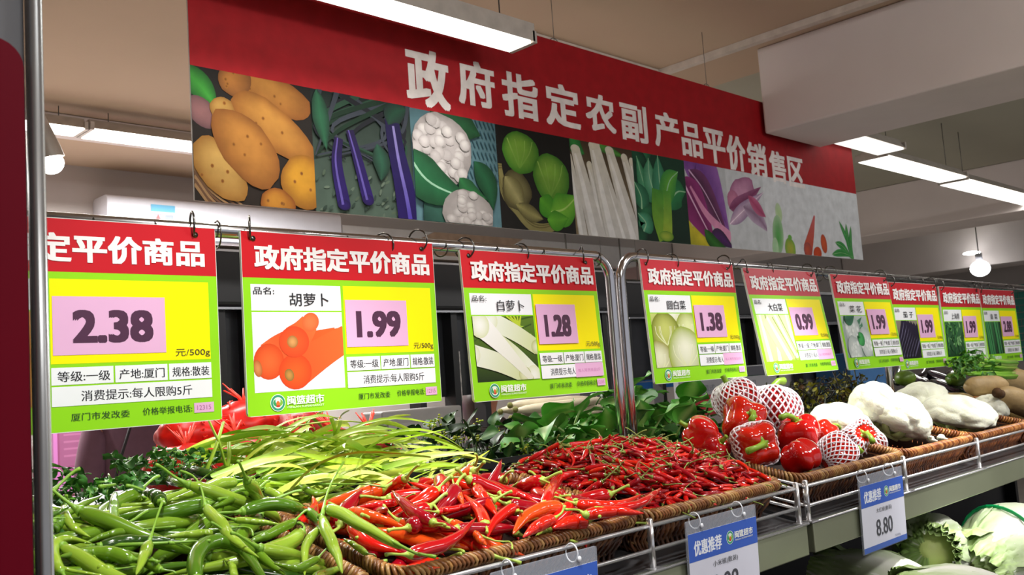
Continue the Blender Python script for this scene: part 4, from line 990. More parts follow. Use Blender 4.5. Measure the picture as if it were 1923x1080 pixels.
# ------------------------------------------------------------------ cauliflowers
curdm = M('cauliflower_curd', 'eef0dc', .75, var=.05, nscale=30, sss=.15, bump=.25, bscale=220)
cleaf = M('cauliflower_leaf', 'b8c884', .5, var=.15)
def cauliflower(u, v, rw, rh, y, label, axis=(0, 0, 1), seed=0, leaves=True):
    c = aty(u, v, y); dep = float(np.dot(c-CC, _f)); r = rw*dep/FPX; h = rh/rw
    t = tag(empty('cauliflower', c), label, 'cauliflower', 'cauliflowers heaped in the baskets'); t.rotation_euler = Vector((0, 0, 1)).rotation_difference(Vector(axis).normalized()).to_euler()
    g = np.random.default_rng(seed); n = 34
    def fib(n): i = np.arange(n)+.5; p = np.arccos(1-2*i/n); a_ = math.pi*(1+5**.5)*i; return np.stack([np.sin(p)*np.cos(a_), np.sin(p)*np.sin(a_), np.cos(p)], 1)
    F1 = fib(n)+g.normal(0, .09, (n, 3)); F2 = fib(420)+g.normal(0, .03, (420, 3)); F1 /= np.linalg.norm(F1, axis=1)[:, None]; F2 /= np.linalg.norm(F2, axis=1)[:, None]
    K1 = g.uniform(.7, 1.2, n)
    bm_ = bmesh.new(); bmesh.ops.create_icosphere(bm_, subdivisions=5, radius=1)
    D = np.array([q.co for q in bm_.verts]); a1 = np.arccos(np.clip(D@F1.T, -1, 1)); a2 = np.arccos(np.clip(D@F2.T, -1, 1))
    m1 = a1.argmin(1); d1 = a1.min(1); d2 = a2.min(1)
    R = 1+.15*K1[m1]*np.sqrt(np.clip(1-(d1/.42)**2, 0, 1))+.035*np.sqrt(np.clip(1-(d2/.13)**2, 0, 1))-.06
    low = np.clip((-D[:, 2]-.25)/.75, 0, 1); R *= 1-.38*low
    Pn = D*R[:, None]*np.array([r, r, r*h])
    me = bpy.data.meshes.new('curd')
    me.from_pydata([tuple(map(float, p)) for p in Pn], [], [tuple(q.index for q in f.verts) for f in bm_.faces]); bm_.free()
    me.materials.append(curdm); me.polygons.foreach_set('use_smooth', [True]*len(me.polygons)); link('curd', me, t)
    for k in range(7 if leaves else 0):
        a_ = 2*math.pi*k/7+seed; mb = MB(); P = []
        for s_ in np.linspace(0, 1, 6):
            P.append((math.cos(a_)*r*(.25+.62*s_), math.sin(a_)*r*(.25+.62*s_), r*h*(-.82+.62*s_*s_)))
        mb.tube(P, [r*.11, r*.12, r*.12, r*.11, r*.08, r*.03], 7, sx=1.3, sy=.6); mb.build('leaf_stalk', cleaf, t)
    MB().tube([(0, 0, -r*h*.75), (0, 0, -r*h*1.0)], [r*.33, r*.28], 12).build('stump', cleaf, t)
    return t
cauliflower(1575, 792, 50, 32, 1.08, 'leftmost cauliflower, low and white behind the netted peppers', (-.1, -.2, 1), 1)
cauliflower(1722, 764, 56, 38, 1.13, 'cauliflower at the back turned to show its pale green stalks', (.1, .35, .75), 2)
cauliflower(1640, 762, 42, 42, 1.03, 'tall bright white cauliflower on top of the left heap', (-.3, -.3, 1), 3)
cauliflower(1688, 785, 55, 42, .985, 'bright white cauliflower leaning down to the front rim', (.3, -.5, 1), 4)
cauliflower(1858, 772, 30, 28, 1.04, 'cauliflower tucked behind the flat wide one', (0, 0, 1), 6)
cauliflower(1800, 778, 62, 33, .99, 'wide flat cauliflower alone at the right of the basket', (0, -.25, 1), 5)
MB().col('f0f0dc')
for k, (u, v) in enumerate(((1748, 825), (1738, 818), (1768, 822))):
    c = aty(u, v, .93); mb = MB().ell((0, 0, 0), (.012, .009, .008), 12, 8, fn=lambda d: 1+.15*math.sin(9*d[0])*math.cos(8*d[1])); mb.tube([(0, 0, 0), (.012, -.004, -.004), (.02, -.006, -.006)], [.004, .003, .002], 6)
    tag(mb.build('cauliflower_floret', curdm, None, c) if False else mb.build('cauliflower_floret', curdm), ('broken white floret lying right of the leaning cauliflower', 'small broken floret under the leaning cauliflower', 'small broken floret loose in the half empty basket')[k], 'floret').location = c

# ------------------------------------------------------------------ lotus roots
lot = M('lotus_root', 'b89c6c', .5, var=.16, nscale=25, bump=.3, bscale=90); lotd = M('lotus_stump', '5a3c1e', .8)
def lotus(p0, p1, y0, y1, rpx, label, knob=True):
    a_ = aty(*p0, y0); b_ = aty(*p1, y1); r = rpx*float(np.dot((a_+b_)/2-CC, _f))/FPX
    t = tag(empty('lotus_root', (a_+b_)/2), label, 'lotus root', 'lotus roots heaped in the farthest basket'); m_ = (a_+b_)/2
    Q = [a_+(b_-a_)*s_-m_ for s_ in np.linspace(0, 1, 13)]
    MB().tube(Q, [r*q for q in (.25, .68, .88, .97, 1, 1, 1, 1, .98, .94, .82, .6, .25)], 18).build('segment', lot, t)
    if knob:
        d = (b_-a_)/np.linalg.norm(b_-a_)
        for e_, s_ in ((a_-m_, -1), (b_-m_, 1)):
            MB().tube([e_-d*s_*.004, e_+d*s_*.008, e_+d*s_*.02], [r*.36, r*.30, r*.4], 12).build('joint', lotd, t)
    return t
lotus((1745, 755), (1830, 752), 1.2, 1.15, 16, 'lotus root lying flat behind the wide cauliflower', False)
lotus((1880, 705), (1960, 730), 1.2, 1.1, 22, 'lotus root at the right edge behind the smooth pale one')
lotus((1812, 727), (1892, 722), 1.1, 1.02, 19, 'smooth pale lotus root on top of its heap', False)
lotus((1878, 740), (1960, 775), 1.0, .98, 24, 'lotus root with a dark cut end facing left')
lotus((1890, 775), (1960, 800), 1.08, 1.0, 20, 'lotus root low at the right edge under the cut one')

# ------------------------------------------------------------------ price cards clipped to the guard rail
clear = M('clear_plastic', 'dfe6f4', .08, var=0, alpha=.22)
def card(x0, label, price, goods, yaw=0):
    t = tag(empty('price_card', (x0, .849, 1.178)), label, 'price card', 'price cards clipped to the guard rail'); t.rotation_euler = (.03, 0, yaw)
    w_, h_ = .192, .143*1.02
    bevel(MB().rbox(0, w_, -.0012, .0012, -h_, 0, .003, 3, 'y').build('clear_sleeve', clear, t, smooth=False), .0003)
    MB().box(.002, w_-.002, -.0020, -.0014, -h_+.002, -.019).build('paper', M('card_paper', 'dfe0ee', .5, var=.02), t, smooth=False)
    A = Art(layer=4); A.rect(.002, w_-.002, -.060, -.019, '3a62c4'); A.rect(.002, w_-.002, -h_+.002, -h_+.012, '4a6cc0')
    A.text('优惠推荐', .016, .088, -.052, -.031, 'eef2fc', .035)
    A.logo(.112, -.040, .0095, .052)
    A.text(goods, .062, .13, -.077, -.067, '4a4a50', .0)
    A.text(price, .058, .128, -.119, -.088, '4a4c54', .02); A.text('元/500g', .135, .16, -h_+.014, -h_+.019, '6a6a80', 0)
    o = A.build('print', t); o.location = (0, -.0020, 0)
    for q in (.038, .155):
        c = MB().tube([(q+.0, .010+.0105*math.cos(a_), .002+.012*math.sin(a_)*1.0-.006) for a_ in np.linspace(0, 2*math.pi, 17)[:-1]], .0011, 6, closed=True)
        c.ell((q, -.003, -.0105), (.0034, .002, .0038), 12, 8); c.build('ring_clip', M('white_nylon', 'eceef4', .35), t)
    return t
card(.775, 'price card cut off by the bottom of the photo, below the red chillies', '9.80', '红尖椒(散装)')
card(1.168, 'price card hanging below the small chillies, white paper under a blue band', '8.98', '小米椒(散装)')
card(1.722, 'price card reading 8.80 hanging below the bell peppers', '8.80', '大红椒(散装)')
# ------------------------------------------------------------------ leafy vegetables in black crates behind the baskets
def leaf_mesh(L_, wd, droop, ruf, ca, cb, pet=.35, nu=8, seed=0, blunt=.6, fold=.25):
    g = random.Random(seed); mb = MB(); V = []; F = []; K = []; a = C(ca); b = C(cb); ph = g.uniform(0, 6)
    cols = (-1, -.55, -.12, .12, .55, 1)
    for i in range(nu+1):
        s_ = i/nu; w_ = wd*(math.sin(math.pi*min(1, s_**blunt))*.98+.02); x = L_*pet+L_*(1-pet)*s_
        for c_ in cols:
            z = -droop*L_*s_*s_+abs(c_)*w_*fold+ruf*wd*math.sin(7*s_+ph+(2 if c_ > 0 else 0))*abs(c_)**1.5
            V.append((x*(1-.25*droop*s_), c_*w_+.3*ruf*wd*math.sin(5*s_+ph), z)); K.append(b if abs(c_) < .2 else a)
    n = len(cols)
    for i in range(nu):
        for c_ in range(n-1): F.append((i*n+c_, i*n+c_+1, (i+1)*n+c_+1, (i+1)*n+c_))
    mb.add(V, F, K); mb.cur = b
    if pet > .02: mb.tube([(0, 0, -.002), (L_*pet*.5, 0, .0), (L_*pet*1.25, 0, .0)], [wd*.09, wd*.08, wd*.05], 6)
    me_o = mb.build('leaf', M('leaf_skin', attr=True, rough=.46, spec=.35, var=.16, nscale=22))
    me = me_o.data; bpy.data.objects.remove(me_o); return me
spin = [leaf_mesh(rnd.uniform(.07, .105), rnd.uniform(.026, .036), rnd.uniform(.05, .4), .2, c_, d_, .3, seed=k) for k, (c_, d_) in enumerate((('458a2a', '88ac5c'), ('559c38', '92b866'), ('34701f', '749a4c'), ('62a246', 'a0c074'), ('3e7c30', '84ac58'), ('2a5e1e', '5c8840')))]
dark = [leaf_mesh(rnd.uniform(.05, .08), rnd.uniform(.010, .016), rnd.uniform(.1, .5), .2, c_, d_, .3, seed=k+20) for k, (c_, d_) in enumerate((('1c3a18', '3c5a30'), ('28501e', '4c6c38'), ('142c14', '2c4424'), ('305a2c', '54743c')))]
cor = [leaf_mesh(rnd.uniform(.03, .045), rnd.uniform(.010, .015), rnd.uniform(.1, .5), .5, c_, d_, .3, nu=6, seed=k+40, blunt=.8) for k, (c_, d_) in enumerate((('3c7c2c', '6c9c48'), ('5c9c34', '84b050'), ('38702c', '5c8c44'), ('488438', '64984c')))]
olive = [leaf_mesh(rnd.uniform(.018, .03), rnd.uniform(.006, .009), rnd.uniform(.1, .5), .3, c_, d_, .2, nu=4, seed=k+60) for k, (c_, d_) in enumerate((('8c8a1c', 'a8a43c'), ('3c4416', '54602a'), ('4a3014', '604424'), ('20281a', '383c28'), ('a09c24', 'b8b048')))]
def bunch(nm, loc, n, meshes, label, cat, group, spread=.05, rise=.05, aim=None, lo=10, hi=75, sc=1, extra=None, yaws=(0, 2*math.pi)):
    t = tag(empty(nm, loc), label, cat, group)
    for k in range(n):
        o = link('leaf', rnd.choice(meshes), t)
        o.location = (rnd.gauss(0, spread), rnd.gauss(0, spread*.7), rnd.uniform(-.3, 1)*rise)
        q = rnd.uniform(.8, 1.25)*sc; o.scale = (q, q, q)
        o.rotation_euler = (rnd.uniform(-.6, .6), -math.radians(rnd.uniform(lo, hi)), rnd.uniform(*yaws))
    if extra: extra(t)
    return t
GS = 'leafy green bunches in the black crates'
sp_lab = ['broad-leaved green bunch left of the steel uprights, its front leaf arching left', 'broad-leaved bunch just left of the steel uprights, higher', 'broad-leaved bunch low behind the small chillies', 'broad-leaved bunch at the back left below the radish sign', 'broad-leaved bunch just right of the steel uprights', 'tall leafy bunch right of the uprights under the round cabbage sign', 'low leafy bunch right of the uprights near the chilli basket', 'leafy bunch between the uprights and the netted bell peppers', 'leafy bunch low beside the two-lobed bell pepper', 'dark leafy bunch highest at the back right of the uprights', 'leafy bunch reaching right beneath the grey notice board']
for k, (x, y, z) in enumerate(((1.40, 1.36, 1.245), (1.53, 1.40, 1.245), (1.47, 1.32, 1.22), (1.56, 1.50, 1.225), (1.68, 1.38, 1.25), (1.80, 1.46, 1.29), (1.72, 1.32, 1.22), (1.90, 1.42, 1.25), (1.82, 1.33, 1.215), (1.95, 1.56, 1.29), (2.08, 1.46, 1.25))):
    bunch('leafy_green', (x, y, z), 17, spin if k != 9 else spin[2:], sp_lab[k], 'leafy greens', GS, .045, .05, lo=-5, hi=60, yaws=(2.4, 6.6))
o = link('leaf', leaf_mesh(.15, .036, .35, .15, '4f8a34', 'a0bc78', .25, seed=99, nu=12), [q for q in bpy.data.objects if q.name == 'leafy_green'][0]); o.location = (.03, -.04, .05); o.rotation_euler = (.35, -.3, 3.5)
def flowers(t):
    mb = MB()
    for _ in range(4):
        cx_, cy_, cz_ = rnd.gauss(0, .04), rnd.gauss(0, .03), rnd.uniform(.03, .085)
        mb.col('4c6c2c').tube([(cx_*.5, cy_*.5, 0), (cx_*.8, cy_, cz_*.6), (cx_, cy_, cz_)], .0014, 5)
        for _ in range(9):
            mb.col(rnd.choice(('c4cc2c', 'a8bc30', 'd4d440', '7c9c30'))).ell((cx_+rnd.gauss(0, .006), cy_+rnd.gauss(0, .006), cz_+rnd.gauss(0, .004)), (.0028, .0028, .002), 6, 4)
    tag(mb.build('yellow_flowers', M('leaf_skin'), t), 'clusters of tiny yellow flowers and buds', kind='stuff')
GC = 'flowering green bunches left of the steel uprights'
ch = ['dark flowering greens behind the right end of the chives', 'dark flowering greens under the corner of the carrot sign', 'dark flowering greens in the middle of the black crate', 'dark flowering greens below the white radish sign', 'dark flowering greens beside the pale radishes', 'dark flowering greens low at the front of the black crate']
for k, (x, y, z) in enumerate(((1.12, 1.42, 1.23), (1.22, 1.5, 1.25), (1.24, 1.38, 1.22), (1.32, 1.5, 1.255), (1.42, 1.52, 1.235), (1.31, 1.34, 1.21))):
    bunch('flowering_greens', (x, y, z), 20, dark, ch[k], 'leafy greens', GC, .04, .055, lo=0, hi=80, extra=flowers)
GD = 'coriander bunches behind the green peppers'
for k, (x, y, z) in enumerate(((.36, 1.22, 1.245), (.43, 1.3, 1.285), (.50, 1.26, 1.275), (.58, 1.36, 1.295), (.66, 1.42, 1.29), (.40, 1.18, 1.24))):
    bunch('coriander', (x, y, z), 60, cor, ('dark coriander bunch against the steel post', 'coriander bunch below the pink notice', 'coriander bunch with lit leaves behind the heap of green peppers', 'coriander bunch below the coat of the person', 'coriander bunch at the left end of the chives', 'coriander sprigs low beside the post behind the peppers')[k], 'coriander', GD, .034, .035, lo=-10, hi=80, sc=.62)
GO = 'dark olive leafy stems beyond the bell peppers'
def stems(t):
    mb = MB()
    for _ in range(7):
        a_, b_ = rnd.gauss(0, .05), rnd.gauss(0, .04); mb.col(rnd.choice(('2a3020', '3c4428', '241c20'))).tube([(a_*.3, b_*.3, -.02), (a_, b_, rnd.uniform(.02, .05)), (a_+rnd.gauss(0, .04), b_, rnd.uniform(.04, .085))], .0022, 5)
    mb.build('stems', M('leaf_skin'), t)
for k, (x, y, z) in enumerate(((2.30, 1.35, 1.22), (2.42, 1.42, 1.25), (2.55, 1.38, 1.24), (2.66, 1.45, 1.26), (2.80, 1.40, 1.26), (2.45, 1.33, 1.21), (2.92, 1.44, 1.27), (2.68, 1.34, 1.22))):
    bunch('olive_greens', (x, y, z+.022), 70, olive, ('behind the netted bell pepper', 'under the chinese cabbage sign', 'with bare twigs against the grey panel', 'with a yellow tip raised against the grey panel', 'under the cauliflower sign', 'low behind the leftmost cauliflower', 'beside the grey upright', 'low behind the tall white cauliflower')[k].join(('dark olive leafy stems ', '')), 'leafy greens', GO, .045, .05, lo=-10, hi=80, extra=stems)
# aubergines and gourds beyond the cauliflowers
aub = M('aubergine_skin', '1c1020', .12, coat=.6, var=.1)
for k, (u, v, y, a_) in enumerate(((1690, 705, 1.42, .3), (1715, 715, 1.35, .8), (1740, 700, 1.45, .2), (1765, 712, 1.38, 1.0), (1790, 712, 1.42, .5), (1735, 728, 1.3, .4), (1775, 730, 1.3, .9), (1800, 722, 1.34, .3))):
    c = aty(u, v, y); P = [Vector((math.cos(a_)*s_, math.sin(a_)*s_, .02*math.sin(s_*12))) for s_ in np.linspace(-.1, .1, 9)]
    t = tag(MB().tube(P, [.012, .019, .021, .022, .023, .024, .023, .019, .008], 14).build('aubergine', aub, None, None), ('dark glossy aubergine under the aubergine sign, leftmost', 'dark aubergine second from the grey upright', 'dark aubergine highest in its heap', 'dark aubergine lying across the middle of its heap', 'dark aubergine below the far leafy greens sign', 'dark aubergine low in front behind the back cauliflower', 'dark aubergine low in front near the lotus roots', 'dark aubergine at the right end of its heap')[k], 'aubergine', 'aubergines heaped beyond the cauliflowers')
    t.location = c; MB().tube([P[0]*1.25, P[0]*1.1, P[0]*.93], [.004, .006, .012], 8).build('stem', M('aubergine_stem', '4a5c30', .6), t)
for k, (u, v, y) in enumerate(((1700, 710, 1.27), (1794, 712, 1.26))):
    c = aty(u, v, y); t = tag(MB().ell((0, 0, 0), (.035, .03, .024), 20, 12, fn=lambda d: 1+.04*math.cos(10*math.atan2(d[1], d[0]))).build('green_gourd', M('gourd_skin', ('5c7a1c', '34501c')[k], .4), None), ('small yellow green gourd by the grey upright', 'small dark green gourd near the lotus roots')[k], 'gourd'); t.location = c
    MB().tube([(0, 0, .02), (.006, 0, .034)], [.004, .003], 6).build('stem', gstem, t)
# celery
t0 = None
for k in range(3):
    t = tag(empty('celery', (3.14+.13*k, 1.13+.04*k, 1.315+.012*k)), ('celery bunch with its leafy end over the far signs', 'celery bunch in the middle of the stack, stalks to the right', 'celery bunch running off the right edge of the photo')[k], 'celery', 'celery bunches stacked beyond the lotus roots')
    for q in range(9):
        dy, dz = rnd.uniform(-.03, .03), rnd.uniform(-.015, .022)
        MB().col(rnd.choice(('8cc43a', 'a4d450', '6cac2c', 'b4d86c'))).tube([(-.02, dy*1.5, dz+.012), (.1, dy, dz+.01), (.22, dy*.8, dz), (.34, dy*.6, dz-.004)], [.0045, .006, .0075, .009], 8, sx=1.3, sy=.7).build('stalk', M('celery_skin', attr=True, rough=.35, var=.08), t)
    mb = MB()
    for q in range(26):
        o = link('leaf', rnd.choice(cor), t); o.location = (rnd.uniform(-.09, .03), rnd.gauss(0, .03), rnd.uniform(0, .045)); o.rotation_euler = (rnd.uniform(-.6, .6), -rnd.uniform(0, 1), rnd.uniform(1.5, 4.7))
# ------------------------------------------------------------------ chives
blade_c = ('b4d22c', 'c8dc3c', '9cc42c', 'd8e668', '86b428', 'a8d048', 'e0ea90')
chm = M('chive_skin', attr=True, rough=.35, var=.1)
def blade_mesh(L_, w_, arch, kink, k):
    P = []; n = 9
    for i in range(n):
        s_ = i/(n-1); P.append((L_*s_, kink*math.sin(s_*3)*L_, arch*L_*math.sin(math.pi*s_)-.02*L_*s_))
    c0, c1 = C(blade_c[k % 7]), C(blade_c[(k+2) % 7]); W_ = [w_*q for q in (.6, .9, 1, 1, 1, .95, .85, .6, .15)]
    mb = MB(); V = []; F = []; K = []
    for i in range(n):
        for sd, dz in ((-1, .0), (0, -w_*.35), (1, 0)): V.append((P[i][0], P[i][1]+sd*W_[i], P[i][2]+dz)); K.append(tuple(c0[j]+(c1[j]-c0[j])*i/8 for j in range(4)))
    for i in range(n-1):
        for c_ in range(2): F.append((i*3+c_, i*3+c_+1, i*3+c_+4, i*3+c_+3))
    mb.add(V, F, K); o = mb.build('leaf', chm); me = o.data; bpy.data.objects.remove(o); return me
blades = [blade_mesh(rnd.uniform(.11, .21), rnd.uniform(.003, .0062), rnd.uniform(-.02, .2), rnd.uniform(-.12, .12), k) for k in range(16)]
ch_lab = ['yellow green chives at the left, behind the dark glossy pepper', 'yellow green chives fanned under the carrot sign', 'yellow green chives in the middle of the heap', 'yellow green chives with folded ends at the right of the heap', 'chives spilling right towards the black crate', 'chives low in front above the long smooth pepper', 'chives highest at the back under the carrot sign']
for k, (x, y, z, n, ya) in enumerate(((.66, 1.27, 1.262, 34, .15), (.70, 1.42, 1.30, 36, .25), (.76, 1.32, 1.285, 40, .1), (.88, 1.36, 1.29, 36, -.05), (.92, 1.27, 1.255, 30, -.15), (.72, 1.22, 1.245, 34, .1), (.88, 1.46, 1.305, 34, .35))):
    t = tag(empty('chive_bunch', (x, y, z)), ch_lab[k], 'chives', 'yellow green chive bunches heaped behind the peppers')
    for q in range(n):
        o = link('leaf', rnd.choice(blades), t); o.location = (rnd.gauss(-.04, .03), rnd.gauss(0, .03), rnd.uniform(-.02, .035))
        o.rotation_euler = (rnd.uniform(-1.3, 1.3), rnd.gauss(-.03, .14), rnd.gauss(ya, .35)+(math.pi if q % 4 == 0 else 0))
        o.location.x += .22 if q % 4 == 0 else (.1 if q % 4 == 1 else .03)
t = tag(empty('chive_sprig', (.74, 1.33, 1.30)), 'few chive stalks crossing upright in front of the red net bags', 'chives')
for p0, p1, w_ in (((385, 890), (420, 792), 5), ((425, 880), (392, 790), 5), ((424, 890), (430, 830), 4), ((560, 800), (490, 850), 4), ((622, 785), (630, 830), 3), ((640, 790), (622, 840), 3)):
    a_ = aty(*p0, 1.33)-np.array([.74, 1.33, 1.30]); b_ = aty(*p1, 1.35)-np.array([.74, 1.33, 1.30])
    MB().col('a8c83c').tube([a_, (a_+b_)/2+np.array([.003, 0, .002]), b_], [.0028, .0026, .0022], 6, sx=1.4, sy=.6).build('stalk', chm, t)
# ------------------------------------------------------------------ black crates and the shelf under them
cr = M('black_crate', '17181a', .45, var=.1)
def crate(x0, x1, y0, y1, z0, z1, label, mat=cr, dx=.022, group='black plastic crates behind the baskets', nm='plastic_crate'):
    t = tag(empty(nm, (x0, y0, z0)), label, 'crate', group); W_, D_, H_ = x1-x0, y1-y0, z1-z0
    MB().box(0, W_, 0, D_, 0, .004).build('floor_panel', mat, t, smooth=False)
    def wall(a, b, along):
        mb = MB(); n = max(2, int(((W_ if along == 'x' else D_))/dx)); L_ = W_ if along == 'x' else D_
        f = (lambda p0, p1, q0, q1: mb.box(p0, p1, a, b, q0, q1)) if along == 'x' else (lambda p0, p1, q0, q1: mb.box(a, b, p0, p1, q0, q1))
        f(0, L_, H_-.016, H_); f(0, L_, 0, .014); f(0, L_, H_*.5-.003, H_*.5+.003)
        for k in range(n+1):
            q = k*L_/n; f(max(0, q-.003), min(L_, q+.003), .014, H_-.016)
        mb.build('lattice_wall', mat, t, smooth=False)
    wall(0, .005, 'x'); wall(D_-.005, D_, 'x'); wall(0, .005, 'y'); wall(W_-.005, W_, 'y')
    return t
t = tag(empty('rear_shelf', (.2, 1.25, 0)), 'dark rear shelf that the black crates stand on', 'shelf')
MB().box(.01, 3.9, .095, .45, 1.13, 1.15).build('board', M('black_steel'), t, smooth=False)
for q in (.1, 1.3, 2.5, 3.8): MB().box(q-.012, q+.012, .41, .44, 0, 1.13).build('leg', M('black_steel'), t, smooth=False)
crate(.84, 1.33, 1.285, 1.62, 1.16, 1.262, 'black lattice crate of flowering greens, its front seen beyond the red chillies')
crate(1.345, 1.74, 1.29, 1.62, 1.16, 1.245, 'black lattice crate of broad leafy greens behind the steel uprights')
crate(1.755, 2.16, 1.29, 1.62, 1.16, 1.245, 'black lattice crate of leafy greens behind the bell peppers')
crate(2.175, 2.8, 1.29, 1.62, 1.16, 1.235, 'black lattice crate of olive greens behind the cauliflowers')
crate(2.83, 3.6, 1.29, 1.62, 1.16, 1.25, 'black lattice crate of aubergines at the far right')
# ------------------------------------------------------------------ back island with red net bags and white radishes
t = tag(empty('back_island', (.5, 1.85, 0)), 'grey back island carrying the red net bags and the pale radishes', 'counter')
MB().box(0, 2.3, 0, .55, 1.18, 1.2).build('top', M('grey_panel'), t, smooth=False); MB().box(.01, 2.29, .02, .53, 0, 1.18).build('body', M('grey_body', '8e8c8a', .5), t, smooth=False)
for q in (0, 1): MB().tube([(0, -.01, 1.225+.025*q), (1.0, -.01, 1.225+.025*q)], .002, 6).build('guard_wire', M('pink_wire', 'd89a98', .4, .3), t)
netr = [M('red_net_bag', 'd8180c', .32, var=.25, nscale=30), M('red_net_bag_dark', '9c1410', .35, var=.25, nscale=30)]
netl = M('net_strand', 'ff4a34', .4)
for k, (x, y, z, r, d) in enumerate(((.93, 1.95, 1.262, .085, 0), (1.06, 1.98, 1.27, .09, 0), (1.20, 1.96, 1.262, .085, 1), (1.32, 1.98, 1.265, .08, 1), (1.0, 2.06, 1.335, .08, 0), (1.14, 2.08, 1.345, .085, 0), (1.28, 2.08, 1.325, .08, 1), (1.44, 2.0, 1.26, .08, 1))):
    g = np.random.default_rng(k); F1 = g.normal(size=(40, 3)); F1 /= np.linalg.norm(F1, axis=1)[:, None]
    def fn(d_): return 1+.10*math.sqrt(max(0, 1-(float(np.arccos(np.clip(F1@d_, -1, 1)).min())/.36)**2))
    t = tag(empty('net_bag', (x, y, z)), ('bright red net bag at the left end of the back island', 'bright red net bag behind the crossing chive stalks', 'darker red net bag under the carrot sign logo', 'darker red net bag with round bulbs showing, toward the right', 'bright red net bag on top at the left, tied ends ruffled', 'bright red net bag on top between the first two signs', 'darker red net bag on top under the carrot sign', 'dark red net bag at the right end of the pile')[k], 'net bag', 'red net bags piled on the back island')
    MB().ell((0, 0, 0), (r, r*.7, r*.62), 36, 20, fn=fn).build('filled_net', netr[d], t)
    mb = MB()
    for q in range(22):
        a_, b_ = g.uniform(0, 6.28), g.uniform(-.3, .9); p = np.array([math.cos(a_)*r*math.cos(b_), math.sin(a_)*r*.7*math.cos(b_), r*.64*math.sin(b_)])*1.04
        mb.tube([p, p*1.06+g.normal(0, .004, 3), p*1.02+g.normal(0, .011, 3)], [.0022, .0018, .001], 5)
    for q in range(9):
        a_ = g.uniform(-.5, .5); mb.tube([(0, 0, r*.55), (r*.3*a_, 0, r*.75), (r*a_*1.1, .01, r*.95+g.uniform(0, .02))], [.004, .003, .0015], 5)
    tag(mb.build('net_strands', netl, t), kind='stuff')
wr_ = M('white_radish', 'e4d8bc', .45, var=.08, nscale=15)
for k, (dy, dz, x0, x1) in enumerate(((0, 0, 1.88, 2.27), (.03, .012, 1.84, 2.24), (-.025, -.012, 1.92, 2.22), (.01, .028, 1.86, 2.2), (-.02, .016, 1.85, 2.28), (.05, -.01, 1.9, 2.25))):
    L_ = x1-x0; t = tag(MB().tube([(L_*s_, 0, .004*math.sin(4*s_+k)) for s_ in np.linspace(0, 1, 11)], [.005, .013, .0155, .016, .016, .0155, .015, .0135, .011, .007, .0015], 14).build('white_radish', wr_), ('pale white radish in the middle of the pile on the back island', 'pale white radish behind the middle one', 'pale white radish at the bottom of the pile, lattice below it', 'pale white radish on top of the pile', 'pale white radish with the longest thin root, to the right', 'pale white radish at the back of the pile')[k], 'radish', 'pale white radishes on the back island')
    t.location = (x0, 1.90+dy, 1.308+dz); MB().ell((0, 0, 0), (.008, .009, .009), 8, 6).build('crown', M('radish_crown', '7c7c3c', .7), t)
crate(1.80, 2.3, 1.865, 2.02, 1.2, 1.278, 'dark brown lattice crate under the pale radishes', M('brown_crate', '2c2018', .5), .02)
# ------------------------------------------------------------------ tall black cabinets seen between the hanging signs
blk2 = M('black_cabinet', '16171a', .38, var=.08); chs = M('chrome_strip', 'b0b2b6', .25, .8, var=.02)
for k, (x0, x1, y, zt) in enumerate(((.87, 1.02, 1.72, 1.705), (1.36, 1.60, 1.72, 1.70), (1.95, 2.12, 1.72, 1.70), (2.36, 2.70, 1.9, 1.70), (2.80, 3.1, 1.8, 1.69), (3.16, 3.5, 1.75, 1.66))):
    t = tag(empty('roller_cabinet', (x0, y, 0)), ('black roller-blind cabinet seen between the first two signs', 'black roller-blind cabinet seen between the carrot and radish signs', 'black roller-blind cabinet left of the steel uprights', 'black cabinet seen left of the chinese cabbage sign', 'black cabinet seen between the chinese cabbage and cauliflower signs', 'black cabinet seen beyond the aubergine sign')[k], 'cabinet', 'black cabinets behind the hanging signs')
    K_ = 1.512; x0 *= K_; x1 *= K_; y *= K_; t.location = (x0, y, 0); zt = CAMZ+(zt-CAMZ)*K_
    w_ = x1-x0; zb = zt-.19
    bevel(MB().rbox(0, w_, -.05, .05, zb, zt, .02, 4, 'x').build('blind_box', blk2, t, smooth=False), .002)
    for zz in (zb-.003, zt-.022): MB().box(.01, w_-.01, -.054, -.048, zz, zz+.007).build('trim_strip', chs, t, smooth=False)
    for q in (.02, w_*.5, w_-.04): MB().box(q, q+.028, -.03, .03, 0, zb).build('upright', blk2, t, smooth=False)
    MB().box(.05, w_-.05, .02, .028, zb-.30, zb-.0).build('dark_panel', M('smoked_panel', '2a2c30', .2), t, smooth=False)
    MB().box(w_*.5+.03, w_*.5+.05, -.01, .0, zb-.32, zb-.14).build('label_strip', M('label_strip', 'c8c4c0', .5, var=.5, nscale=40), t, smooth=False)
